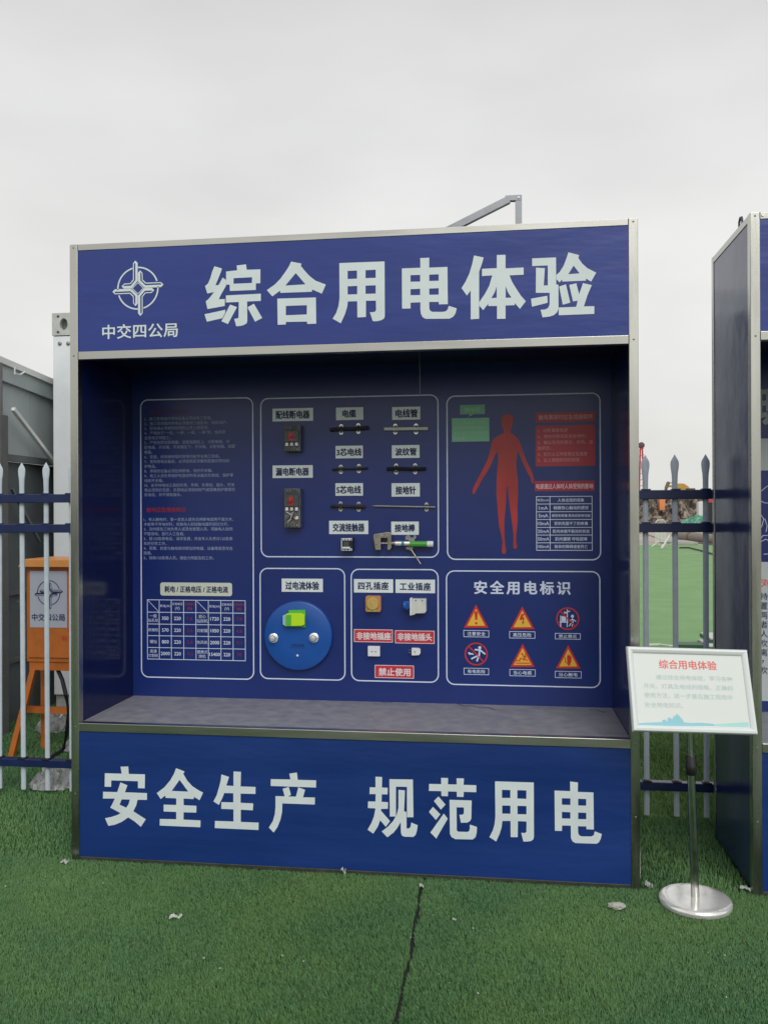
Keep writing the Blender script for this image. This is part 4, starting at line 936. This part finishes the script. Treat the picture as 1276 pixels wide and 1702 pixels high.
# ================================================================== FENCE
fen = thing('palisade_fence', 'pale grey picket fence with navy rails behind the booths', 'fence', (0, .80, 0))
FY = .80
picks = [-.70+.141*k for k in range(-14, 14)]+[2.62+.1435*k for k in range(-9, 19)]
def picket_mesh(x, tilt=0):
    """flattened tube with spear head"""
    zs_ = [.035, 1.70, 1.735, 1.765, 1.785, 1.80, 1.832]; ws = [.0135, .0135, .015, .0195, .0212, .019, .0008]; ds = [.0085, .0085, .008, .006, .005, .0045, .0006]
    v = []; n = 8
    for z, w_, d_ in zip(zs_, ws, ds):
        for k in range(n):
            a = 2*math.pi*(k+.5)/n; v.append((x+w_*math.cos(a)*1.05+(z-1)*tilt, FY+d_*math.sin(a)*1.05, z))
    f_ = [(i*n+k, i*n+(k+1) % n, (i+1)*n+(k+1) % n, (i+1)*n+k) for i in range(len(zs_)-1) for k in range(n)]
    f_ += [tuple(range(n-1, -1, -1)), tuple(6*n+k for k in range(n))]
    return MB().add(v, f_)
p0 = picket_mesh(0).build('picket', picket_m, fen); first = True
for x in picks:
    o = p0 if first else p0.copy()
    if not first: COL.objects.link(o); o.parent = fen
    o.location.x = x; o.rotation_euler.y = random.uniform(-.004, .004); first = False
for z0, z1 in ((1.610, 1.656), (1.446, 1.492), (.165, .207)):
    rl = MB().box(-2.75, 5.35, FY-.028, FY+.014, z0, z1).build('rail', navy, fen, .003)
    s0 = MB().box(-.021, .021, FY-.0295, FY+.0155, z1-.004, z1+.006).build('sleeve', black if z0 < 1 else navy, rl, .0015); fs_ = True
    for x in picks:
        o = s0 if fs_ else s0.copy()
        if not fs_: COL.objects.link(o); o.parent = rl
        o.location.x = x; fs_ = False
for x in (-2.70, 1.25, 5.28): MB().box(x-.03, x+.03, FY-.03, FY+.03, 0, 1.72).build('post', navy, fen, .002)

# ================================================================== LEFT BACKGROUND
# site cabin with corner post
cx0 = at(89, 800, 2.57).x
t = thing('site_cabin', 'white portable site cabin with a corner casting, mostly behind the booth', 'cabin', (cx0, 2.57, 0))
MB().box(cx0, cx0+.21, 2.57, 2.75, .16, at(89, 559, 2.57).z).build('corner_post', cabin_m, t, .006)
zt_ = at(89, 521, 2.57).z; zc_ = at(89, 558, 2.57).z
# casting: plate pieces round an oval hole
hx, hz = at(107, 539, 2.57).x, at(107, 539, 2.57).z; rw, rh = .032, .045
bm_pts = [(hx+rw*math.cos(a), hz+rh*math.sin(a)) for a in np.linspace(0, 2*math.pi, 25)[:-1]]
outer = []
for a in np.linspace(0, 2*math.pi, 25)[:-1]:
    c_, s_ = math.cos(a), math.sin(a); 
    tx = ((cx0+.215-hx)/c_ if c_ > 1e-6 else (cx0-.003-hx)/c_ if c_ < -1e-6 else 1e9); tz = ((zt_-hz)/s_ if s_ > 1e-6 else (zc_-hz)/s_ if s_ < -1e-6 else 1e9); k = min(tx, tz)
    outer.append((hx+c_*k, hz+s_*k))
# add exact corners by snapping the nearest points
for cxn, czn in ((cx0-.003, zt_), (cx0+.215, zt_), (cx0-.003, zc_), (cx0+.215, zc_)):
    i = min(range(24), key=lambda i: (outer[i][0]-cxn)**2+(outer[i][1]-czn)**2); outer[i] = (cxn, czn)
m = MB(); v = [(x, 2.563, z) for x, z in bm_pts]+[(x, 2.563, z) for x, z in outer]+[(x, 2.60, z) for x, z in bm_pts]+[(x, 2.60, z) for x, z in outer]
m.add(v, [(i, (i+1) % 24, 24+(i+1) % 24, 24+i) for i in range(24)]+[(i, 48+i, 48+(i+1) % 24, (i+1) % 24) for i in range(24)]+[(24+i, 24+(i+1) % 24, 72+(i+1) % 24, 72+i) for i in range(24)])
cst = m.build('corner_casting', cabin_c, t)
MB().box(cx0, cx0+.21, 2.64, 2.78, zc_+.002, zt_-.002).build('casting_core', cabin_c, t)
MB().box(cx0-.002, cx0+.212, 2.6005, 2.639, zc_-.0, zc_+.012).build('casting_floor', cabin_c, t)
MB().box(cx0-.002, cx0+.212, 2.6005, 2.639, zt_-.012, zt_-.001).build('casting_top', cabin_c, t)
for u, v_ in ((97, 526), (97, 552)):
    p = at(u, v_, 2.563); MB().cyl((p.x, 2.562, p.z), (0, 1, 0), .009, .004, 10).build('bolt', black, t)
for u, v_ in ((100, 571), (114, 571)):
    p = at(u, v_, 2.57); MB().lathe((p.x, 2.5695, p.z), (0, -1, 0), [(.016, 0), (.015, .006), (.008, .011), (.0005, .012)], 12).build('bolt', steel, t)
MB().box(cx0+.211, 2.45, 2.60, 2.74, zc_+.01, zt_).build('top_beam', cabin_m, t, .005)
MB().box(cx0+.0, 2.45, 2.60, 2.74, .0, .159).build('bottom_beam', cabin_c, t, .005)
MB().box(2.24, 2.45, 2.57, 2.75, .16, zc_+.009).build('corner_post', cabin_m, t, .006)
for i in range(13):
    xa_ = cx0+.212+i*.267
    MB().box(xa_, xa_+.262, 2.66, 2.70, .16, zc_+.009).build('wall_panel', M('cabin_wall_grey', (.085, .095, .12), .6, var=.06, vscale=2), t)
MB().box(cx0+.02, 2.43, 2.785, 5.0, .12, 2.95).build('cabin_shell', MATS['cabin_wall_grey'], t)

# site cabins across the yard, mirrored in the steel of the left posts
for k, lb in enumerate(('pale site cabin across the yard, mirrored dimly in the left steel post', 'grey site cabin across the yard, second in its row')):
    cx_ = -9.5-6.3*k
    tt = thing('yard_cabin', lb, 'cabin', (cx_, -13, 0))
    MB().box(cx_-3, cx_+3, -15.4, -13, .1, 2.9).build('wall', shed_d, tt, .02); MB().box(cx_-3.1, cx_+3.1, -15.5, -12.9, 2.901, 3.1).build('roof', shed_c, tt, .02)
    for wx in (-1.8, .2): MB().box(cx_+wx, cx_+wx+1.2, -13.0+.001, -12.96, 1.1, 2.1).build('window', M('window_glass', (.03, .04, .05), .1), tt)
    MB().box(cx_+1.8, cx_+2.6, -12.999, -12.95, .1, 2.1).build('door', cabin_c, tt)

# grey steel shed at the far left
SX = -1.65
def wpt(u, v): q = atx(u, v, SX); return q
A, B = wpt(0, 596), wpt(89, 634)
sl = (B.z-A.z)/(B.y-A.y); ztop = lambda y: A.z+sl*(y-A.y)
t = thing('steel_shed', 'grey steel shed wall with white eave and a diagonal brace, left edge', 'shed', (SX, 2.2, 0))
y0_, y1_ = 1.2, 6.5
def wallseg(z_lo, z_hi, x_off, name, mat, y0=y0_, y1=y1_, th=.04):
    lo0, lo1 = (z_lo(y0), z_lo(y1)) if callable(z_lo) else (z_lo, z_lo); h0, h1 = (z_hi(y0), z_hi(y1)) if callable(z_hi) else (z_hi, z_hi)
    x1 = SX+x_off; x0 = x1-th
    v = [(x, y, z) for x in (x0, x1) for y, zl, zh in ((y0, lo0, h0), (y1, lo1, h1)) for z in (zl, zh)]
    return MB().add(v, [(0, 1, 3, 2), (4, 6, 7, 5), (0, 4, 5, 1), (2, 3, 7, 6), (0, 2, 6, 4), (1, 5, 7, 3)]).build(name, mat, t)
wallseg(lambda y: ztop(y)-.045, ztop, .05, 'eave', shed_t, th=.12)
wallseg(lambda y: ztop(y)-.16, lambda y: ztop(y)-.046, .03, 'fascia', shed_m, th=.06)
zmid = wpt(15, 755).z
yy = y0_
while yy < y1_-.01:
    wallseg(zmid, lambda y: ztop(y)-.161, .0, 'upper_panel', shed_m, yy, yy+.655); yy += .6625
wallseg(zmid-.05, zmid-.001, .02, 'girt', shed_d, th=.05)
wallseg(0.0, zmid-.051, -.03, 'lower_panel', shed_d)
for z in (.45, .95, 1.45): wallseg(z, z+.03, -.005, 'girt', shed_c, th=.03)
MB().bar((SX+.09, *wpt(3, 680).yz), (SX+.09, *wpt(75, 772).yz), .028, .028).build('brace', shed_t, t)
c0 = atx(6, 690, SX+.10)
MB().box(SX+.03, SX+.12, c0.y-.07, c0.y+.03, 0, c0.z).build('column', shed_c, t, .004)
hg = atx(3, 640, SX+.07); MB().box(SX+.06, SX+.075, hg.y-.006, hg.y+.006, c0.z+.0, ztop(2.07)-.05).build('hanger', shed_c, t)
for (a1, a2) in (((20, 812), (66, 900)), ((30, 1000), (38, 1003))):
    p1, p2 = atx(*a1, SX+.05), atx(*a2, SX+.05)
    MB().bar(p1, p2, .02, .02).build('strut', shed_d, t)
q1, q2 = atx(25, 610, SX+.07), atx(42, 618, SX+.07)
MB().tube([q1, (q1.x, q1.y, q1.z-.05), (q1.x, (q1.y+q2.y)/2, q1.z-.045), q2], .006, 6).build('gutter_clip', shed_t, t, smooth=True)

# orange distribution box on its stand
OY = 1.50
bl = at(45, 1100, OY); tl_ = at(45, 942, OY)
t = thing('distribution_box', 'orange electrical distribution box on splayed legs with a white logo sheet', 'electrical box', (bl.x+.3, OY, 0))
bx0, bx1 = bl.x, bl.x+.62
MB().box(bx0, bx1, OY, OY+.28, bl.z, tl_.z).build('cabinet', orange_m, t, .004)
MB().box(bx0+.015, bx1-.015, OY-.012, OY-.0005, bl.z+.03, tl_.z-.03).build('door', orange_m, t, .003)
rt = at(45, 932, OY).z
MB().prism([(bx0-.03, tl_.z+.001), (bx1+.03, tl_.z+.001), (bx1+.02, rt+.005), (bx0-.0, rt+.012)], OY-.05, OY+.32).build('roof', orange_l, t, .003)
PO = wall_plane(OY-.012)
r_ = rpx(50.5, 949, 112, 1043, OY-.013)
sh = MB().box(r_[0], r_[1], OY-.0145, OY-.0125, r_[2], r_[3]).build('logo_sheet', M('logo_sheet', (.52, .55, .66), .45), t)
PO2 = wall_plane(OY-.0145); cc = at(81.5, 985.5, OY-.0145); kk = at(101, 985, OY-.0145).x-at(81.5, 985, OY-.0145).x
logo(cc.x, cc.z, kk/330, kk/330, plate_ink, sh, PO2, .001)
text('中交四公局', rpx(53.5, 1020, 108.5, 1032, OY-.0145), plate_ink, sh, PO2, .001, b=(.022, .018), res=40)
r_ = rpx(114, 1020, 145, 1049, OY-.0125)
Flat().strip([(r_[0], r_[2]), (r_[1], r_[2]), ((r_[0]+r_[1])/2, r_[3])], .006, closed=True).build('hazard_mark', sign_red, t, PO, .001)
text('有电危险', rpx(102, 1057, 150, 1066, OY-.0125), sign_red, t, PO, .001)
fl = at(18, 1256, OY-.03)
MB().box(bx0+.01, bx1-.01, OY+.01, OY+.27, bl.z-.055, bl.z-.002).build('stand_frame', orange_m, t, .003)
w2 = bx1-bx0; e_ = at(54, 1110, OY).x
MB().bar((e_, OY+.02, bl.z-.05), (fl.x, OY-.02, 0), .034, .034, (0, 1, 0)).build('leg', orange_m, t)
MB().bar((bx1-(e_-bx0), OY+.02, bl.z-.05), (bx1+(bx0-fl.x), OY-.02, 0), .034, .034, (0, 1, 0)).build('leg', orange_m, t)
rl_ = atz(75, 1234); rx = at(73, 1120, OY+.2).x
for x in (rx, bx1-.1): MB().box(x-.016, x+.016, OY+.19, OY+.222, 0, bl.z-.056).build('leg', orange_m, t)
zb_ = at(75, 1180, OY+.1).z
MB().box(at(46, 1180, OY+.1).x, bx1+.03, OY+.09, OY+.12, zb_-.02, zb_+.02).build('crossbar', orange_m, t)
MB().tube([at(96, 1112, OY+.05), at(104, 1130, OY+.02), at(110, 1155, OY), at(115, 1185, OY+.02), at(112, 1215, OY+.05), atz(106, 1246, .015), atz(80, 1262, .012), atz(58, 1268, .012)], .013, 10).build('cable', rubber, t, smooth=True)

def film(u0, v0, u1, v1, label, h, seed, dy=.35):
    a_, b_ = atz(u0, v1), atz(u1, v1); c_ = atz((u0+u1)/2, v0, h*.5)
    xm, ym = (a_.x+b_.x)/2, (a_.y+b_.y)/2+dy/2; sx, sy = abs(b_.x-a_.x)/2, dy/2; r_ = np.random.default_rng(seed)
    n = 17; v = []; 
    for j in range(n):
        for i in range(n):
            x, y = i/(n-1)*2-1, j/(n-1)*2-1; rr = min(1, math.hypot(x, y*1.0)); e2 = max(0, 1-rr**2)
            z = h*(e2**.6)*(.35+.8*r_.random())
            v.append((xm+sx*x*(1.0 if rr < 1 else 1/math.hypot(x, y))+r_.normal(0, .008), ym+sy*y*(1.0 if rr < 1 else 1/math.hypot(x, y))+r_.normal(0, .008), .012+max(0, z)))
    f_ = [(j*n+i, j*n+i+1, (j+1)*n+i+1, (j+1)*n+i) for j in range(n-1) for i in range(n-1)]
    o = MB().add(v, f_).build('plastic_sheet', film_m, None); tag(o, label, 'plastic sheet')
film(28, 1284, 122, 1318, 'crumpled clear plastic sheet lying just behind the left fence pickets', .10, 3, .35)
film(92, 1225, 135, 1252, 'small crumpled plastic film beside the orange box right of the legs', .07, 5, .3)
film(38, 1190, 112, 1222, 'crumpled clear film heap under the orange box, behind its legs', .13, 8, .5)

# ================================================================== RIGHT BACKGROUND
# turf edge and concrete yard come from the ground sheet; mound, machines and clutter
def mound():
    nx, ny = 300, 60; v = []; r_ = np.random.default_rng(4)
    xs = np.linspace(0, 60, nx); ys = np.linspace(118, 170, ny)
    lump = r_.normal(0, 1, (nx, ny))
    from_ = lambda i, j: lump[max(0, i-1):i+2, max(0, j-1):j+2].mean()
    for j in range(ny):
        for i in range(nx):
            k = (ys[j]-118)/14; e2 = min(1, max(0, k))*(1 if j < ny-3 else (ny-1-j)/3)
            z = e2*(3.0+.45*math.sin(xs[i]*.23+1)+.5*math.sin(xs[i]*.61)*math.cos(ys[j]*.4))+from_(i, j)*1.5*min(1, e2*3)
            v.append((xs[i], ys[j], z-.1))
    f_ = [(j*nx+i, j*nx+i+1, (j+1)*nx+i+1, (j+1)*nx+i) for j in range(ny-1) for i in range(nx-1)]
    o = MB().add(v, f_).build('dirt_mound', dirt, None); o['kind'] = 'structure'
mound()
sheet('dirt_field', -200, 300, 170, 900, -.02, dirt)
# drill mast
mx_, my_ = at(1065, 840, 135).x, 135
red_m = M('rig_red', (.42, .03, .03), .5); t = thing('drilling_rig', 'tall thin red drilling rig mast far off left of the fence pickets', 'drilling rig', (mx_, my_, 2.2))
zt2 = at(1065, 737, 135).z
for dx in (-.28, .42): MB().bar((mx_+dx*1.3, my_, 2.4), (mx_+dx*.4, my_, zt2-.5), .22, .22).build('mast_rail', red_m, t)
for k in range(9): MB().bar((mx_-.33, my_, 3.6+k*.95), (mx_+.45, my_, 4.0+k*.95), .08, .08).build('lattice_bar', red_m, t)
MB().lathe((mx_+.05, my_-.2, zt2-.3), (0, 1, 0), [(.15, 0), (.5, .05), (.5, .35), (.15, .4)], 16).build('pulley', M('rig_dark', (.10, .05, .05), .5), t)
MB().box(mx_-1.5, mx_+1.5, my_-.5, my_+3, 2.6, 3.6).build('undercarriage', MATS['rig_dark'], t, .1)
# excavator
EY = 150; yel = M('excavator_yellow', (.50, .30, .06), .5, var=.15, vscale=2); drk = M('machine_dark', (.05, .05, .05), .6)
def ep(u, v): q = at(u, v, EY); return (q.x, q.z)
t = thing('excavator', 'yellow excavator far away, its bent boom showing above the dirt mound', 'excavator', (at(1145, 815, EY).x, EY, 2.8))
zo = 40/1276*0
boom = [(1110, 806.5), (1122, 806), (1128, 803.5), (1136, 804), (1143, 809), (1149, 817), (1147, 822), (1138, 815), (1126, 812), (1111, 809.5)]
MB().prism([ep(*p) for p in boom][::-1], EY-.3, EY+.3).build('boom', yel, t)
stick = [(1107.5, 801), (1111, 800), (1112, 804), (1109, 812), (1104, 815), (1104, 810)]
MB().prism([ep(*p) for p in stick][::-1], EY-.25, EY+.25).build('stick', M('machine_brown', (.20, .15, .09), .6), t)
a_, b_ = ep(1111, 803), ep(1122, 802); MB().bar((a_[0], EY-.4, a_[1]), (b_[0], EY-.4, b_[1]), .15, .15).build('cylinder', drk, t)
MB().prism([ep(*p) for p in ((1099, 818), (1107, 812), (1109, 820), (1104, 826))][::-1], EY-.6, EY+.6).build('bucket', drk, t)
q = ep(1150, 818); MB().box(q[0]-1.2, q[0]+2.6, EY-1.3, EY+1.3, 3.6, 4.9).build('cab_body', yel, t, .1)
MB().box(q[0]-1.2, q[0]+.2, EY-1.4, EY-.2, 4.9, 5.6).build('cab', drk, t, .1)
for s_ in (-1, 1): MB().box(q[0]-2, q[0]+2.4, EY+s_*1.4-.3, EY+s_*1.4+.3, 2.6, 3.6).build('track', drk, t, .15)
# orange box on the mound edge
p_, q_ = at(1094.5, 828, 125), at(1104, 848, 125)
t = thing('orange_tank', 'small bright orange container set on the slope of the dirt mound', 'container', ((p_.x+q_.x)/2, 125, 1.2))
om = M('tank_orange', (.75, .26, .10), .5)
MB().box(p_.x, q_.x, 124.6, 125.6, q_.z, p_.z).build('body', om, t, .04)
MB().box(p_.x-.05, q_.x+.05, 124.55, 125.65, p_.z+.002, p_.z+.09).build('lid', M('tank_lid', (.5, .12, .05), .5), t, .02)
# pale cabin, green net heap, post
p_, q_ = at(1160, 834, 112), at(1172, 848, 112)
t = thing('white_tank', 'small white box-shaped tank beside the green net', 'tank', ((p_.x+q_.x)/2, 112, 0))
MB().box(p_.x, q_.x+.5, 112, 113.2, -.02, p_.z).build('body', M('tank_white', (.62, .64, .64), .5), t, .06)
MB().box(p_.x+.2, q_.x+.2, 112.2, 113, p_.z+.001, p_.z+.12).build('lid', M('tank_grey', (.4, .42, .42), .5), t, .03)
def heap(name, u0, u1, vtop, Y, mat, label, cat, hgt, depth, seed, n=20):
    a_, b_ = at(u0, vtop, Y), at(u1, vtop, Y); r_ = np.random.default_rng(seed); v = []
    for j in range(n):
        for i in range(n):
            x, y = i/(n-1)*2-1, j/(n-1)*2-1; e2 = max(0, 1-max(abs(x), abs(y))**2)
            v.append(((a_.x+b_.x)/2+x*(b_.x-a_.x)/2, Y+y*depth/2, -.02+hgt*(e2**.7)*(.30+.38*(x+1)/2+.55*r_.random())))
    f_ = [(j*n+i, j*n+i+1, (j+1)*n+i+1, (j+1)*n+i) for j in range(n-1) for i in range(n-1)]
    tag(MB().add(v, f_).build(name, mat, None), label, cat)
heap('green_net', 1132, 1195, 855, 104, M('net_green', (.12, .34, .24), .8, var=.45, vscale=1.2), 'crumpled green dust net draped over rubble before the mound', 'net', 1.25, 5, 2, 26)
p_ = at(1180, 888, 55)
t = thing('marker_post', 'tall black post with a red cap beside the glossy booth side', 'post', (p_.x, 55, 0))
MB().box(p_.x-.12, p_.x+.13, 55, 55.25, -.02, 2.15).build('shaft', black, t, .01)
MB().box(p_.x-.14, p_.x+.16, 54.98, 55.27, 2.151, 2.44).build('cap', M('cap_red', (.5, .04, .05), .5), t, .02)
# crowd barrier
BYd = 36.0; wh = M('barrier_white', (.66, .67, .62), .5)
xa, xb = at(1089, 900, BYd).x, at(1109, 900, BYd).x; zt3 = 1.18
t = thing('crowd_barrier', 'white tubular crowd barrier standing at the edge of the far turf', 'barrier', ((xa+xb)/2, BYd, 0))
MB().tube([(xa, BYd, .12), (xa, BYd, zt3-.12), (xa+.08, BYd, zt3), (xb-.08, BYd+.5, zt3), (xb, BYd+.55, zt3-.12), (xb, BYd+.55, .12)], .024, 8).build('frame', wh, t)
MB().bar((xa, BYd, .2), (xb, BYd+.55, .2), .03, .03).build('lower_rail', wh, t)
for k in range(1, 7): 
    x = xa+(xb-xa)*k/7; y = BYd+.55*k/7; MB().bar((x, y, .215), (x, y, .86), .028, .028, (0, 1, 0)).build('bar', wh, t)
MB().bar((xa, BYd, .87), (xb, BYd+.55, .87), .03, .03).build('upper_rail', wh, t)
for x, y in ((xa, BYd), (xb, BYd+.55)): MB().tube([(x-.25, y-.4, .0), (x, y, .13), (x+.25, y+.4, .0)], .022, 6).build('foot', wh, t)
xa, xb = at(1100, 900, 33).x, at(1121, 905, 33).x
t = thing('fallen_barrier', 'white barrier foot frame lying on the turf edge beside the upright one', 'barrier', ((xa+xb)/2, 33, 0))
MB().bar((xa, 33.4, .05), (xb, 32.6, .3), .05, .05).build('bar', wh, t); MB().bar((xa-.1, 32.6, .05), (xb-.1, 33.6, .55), .05, .05).build('bar', wh, t)
# big pipe
pm = M('pipe_brown_grey', (.22, .18, .15), .6, var=.15, vscale=3)
t = thing('large_pipe', 'thick brown grey pipe lying on the concrete yard', 'pipe', (11.5, 41, .2))
A, B = at(1122, 893, 46), at(1205, 905, 37)
dA = Vector((A.x, 46, .24)); dB = Vector((B.x, 37, .24)); mid = dA.lerp(dB, .36)
MB().tube([dA, mid], .23, 20).build('pipe_length', pm, t, smooth=True); MB().tube([mid.lerp(dB, .01), dB], .235, 20).build('pipe_length', pm, t, smooth=True)
dv = (dB-dA).normalized(); MB().tube([mid-dv*.18, mid+dv*.18], .27, 20).build('joint', M('pipe_joint', (.15, .12, .10), .6), t, smooth=True)
# cables on the yard
def cable(pts_, label, r=.03):
    P_ = [atz(u, v, .015) for u, v in pts_]
    o = MB().tube([(p.x, p.y, r) for p in P_], r, 6).build('ground_cable', rubber, None, smooth=True); tag(o, label, 'cable')
cable([(1128, 911), (1145, 911), (1162, 915), (1186, 922), (1200, 926)], 'black cable running over the far turf edge to the right')
cable([(1040, 884), (1066, 886), (1080, 890), (1095, 896), (1104, 902)], 'black cable on the concrete yard left of the white barrier', .02)
o = sheet('kerb_strip', at(1128, 922, 30).x, 40, 29.0, 29.25, -.002, M('pale_strip', (.50, .52, .46), .7)); 
p_ = atz(1134, 905); t = thing('drain_cover', 'grey slab lying beside the barrier on the turf edge', 'slab', (p_.x, p_.y, 0)); MB().box(p_.x-.5, p_.x+.7, p_.y, p_.y+3.2, -.02, .12).build('slab', M('slab_grey', (.35, .36, .32), .8, var=.1, vscale=4), t, .02)
# boards on the turf
gb = M('board_green', (.03, .09, .045), .5); wb = M('board_white', (.55, .58, .52), .6)
p_ = atz(1160, 1082); t = thing('board_stack', 'stack of green and white boards on the turf behind the fence', 'boards', (p_.x, p_.y, 0))
for k in range(2):
    MB().box(p_.x+.10+.07*k, p_.x+1.2, p_.y+.20*k, p_.y+.20*k+.5, .004+.055*k, .044+.055*k).build('board', gb, t, .003)
    MB().box(p_.x+.11+.07*k, p_.x+1.2, p_.y+.20*k+.01, p_.y+.20*k+.49, .0445+.055*k, .0585+.055*k).build('board', wb, t)
p_ = atz(1142, 1079); MB().box(p_.x-.10, p_.x+.35, p_.y, p_.y+.22, .0, .05).build('board', gb, t, .003)
q_ = [atz(u, v, .01) for u, v in ((1078, 1072), (1095, 1071.5), (1112, 1074), (1128, 1074), (1140, 1077))]
tag(MB().tube([(p.x, p.y, .012) for p in q_], .012, 5).build('ground_rope', wh, None), 'thin white cord lying on the turf left of the board stack', 'cord')

# distant sheds along the horizon
shm = M('far_shed_blue', (.45, .58, .66), .6)
for k, (u, w_, h_, lb) in enumerate(((1078, 30, 5.5, 'pale blue far-off shed roof behind the mound, near the rig mast'), (1120, 24, 6.2, 'pale blue far-off shed behind the excavator boom'))):
    x = at(u, 830, 300).x; t = thing('far_shed', lb, 'shed', (x, 300, 0))
    MB().box(x-w_/2, x+w_/2, 300, 312, -.02, h_).build('wall', shm, t)
    MB().prism([(x-w_/2-.4, h_+.01), (x+w_/2+.4, h_+.01), (x, h_+1.0)], 299.5, 312.5).build('roof', M('far_shed_roof', (.55, .58, .60), .6), t)

# ================================================================== LITTER
def scrap(u, v, w_, l_, rot, mat, label, cat, h=.012, seed=1):
    p = atz(u, v, .015); r_ = np.random.default_rng(seed); n = 6; v_ = []
    c_, s_ = math.cos(rot), math.sin(rot)
    for j in range(n):
        for i in range(n):
            x, y = (i/(n-1)-.5)*w_, (j/(n-1)-.5)*l_; x += r_.normal(0, w_*.04); y += r_.normal(0, l_*.06)
            rr_ = .75+.5*r_.random() if i in (0, n-1) or j in (0, n-1) else 1; x *= rr_; y *= rr_
            v_.append((p.x+(x*c_-y*s_)*.8, p.y+(x*s_+y*c_)*.8, .012+h*r_.random()+h*.5*math.sin(i*1.3)))
    o = MB().add(v_, [(j*n+i, j*n+i+1, (j+1)*n+i+1, (j+1)*n+i) for j in range(n-1) for i in range(n-1)]).build(cat.replace(' ', '_'), mat, None)
    md = o.modifiers.new('s', 'SOLIDIFY'); md.thickness = .0012
    tag(o, label, cat)
scrap(292, 1524, .052, .018, .35, paper, 'small torn white paper strip on the turf below the booth', 'paper scrap', seed=2)
scrap(108, 1433, .035, .030, .2, paper, 'white crumpled scrap at the left foot of the titled booth', 'paper scrap', seed=3)
scrap(755, 1528, .018, .010, .2, paper, 'tiny white fleck on the turf right of the seam', 'paper scrap', .006, seed=4)
scrap(700, 1471, .02, .03, .2, paper, 'pale tape end where the turf seam meets the booth', 'tape', .006, seed=5)
scrap(1078, 1474, .030, .035, .5, paper, 'crumpled white scrap beside the right foot of the titled booth', 'paper scrap', .02, seed=6)
scrap(1240, 1478, .03, .05, .9, paper, 'white scrap at the front left foot of the cut-off booth', 'paper scrap', .012, seed=7)
scrap(571, 1449, .022, .03, 0, paper, 'small white scrap at the middle of the base panel', 'paper scrap', .02, seed=8)
p = atz(1024, 1506, .02); bm = bmesh.new(); bmesh.ops.create_icosphere(bm, subdivisions=2, radius=1)
me = bpy.data.meshes.new('stone')
for v in bm.verts: v.co = Vector((v.co.x*.034, v.co.y*.02, v.co.z*.013))*(1+.18*math.sin(v.co.x*5+v.co.y*7))
bm.to_mesh(me); bm.free(); me.materials.append(stone_m); o = bpy.data.objects.new('stone', me); COL.objects.link(o); o.location = (p.x, p.y, .022)
tag(o, 'flat pale stone on the turf left of the polished base', 'stone')

# ================================================================== TURF BLADES
def view_keep(x, y):
    dx, dy = x-CX, y-CY; fwd = dx*CF.x+dy*CF.y; lat = dx*CR.x+dy*CR.y
    return (np.abs(lat) < fwd*.45+.45) & (fwd > 2.1)
blades('turf_grass', -1.9, 4.2, -1.6, .0, 80000, .008, .015, .0022, blade_m, view_keep, 'short green artificial turf blades in front of the booths')
blades('turf_grass_between', -2.0, 4.6, .0, 3.2, 15000, .010, .020, .0036, blade_m, lambda x, y: view_keep(x, y) & (((x < .1) | (x > 2.3)) & ((x < 2) | (y < .86))), 'dark green artificial turf blades between and beside the booths')
blades('bright_turf_grass', 2.0, 5.2, .86, 4.5, 12000, .010, .022, .0042, far_blade_m, view_keep, 'brighter yellow green turf blades just behind the right fence pickets')

# grit and fibre specks lying in the pile
mb = MB()
for k in range(34):
    x, y = rng.uniform(-.3, 3.4), -rng.uniform(.02, 1.1)**1.0; q = rng.uniform(.0015, .0038); a_ = rng.uniform(0, 3.1); z = rng.uniform(.010, .018)
    mb.bar((x, y, z), (x+math.cos(a_)*q*2, y+math.sin(a_)*q*2, z+.001), q, q*.6)
tag(mb.build('grit', paper, None), 'tiny pale specks of grit scattered in the front turf', 'grit', 'stuff')
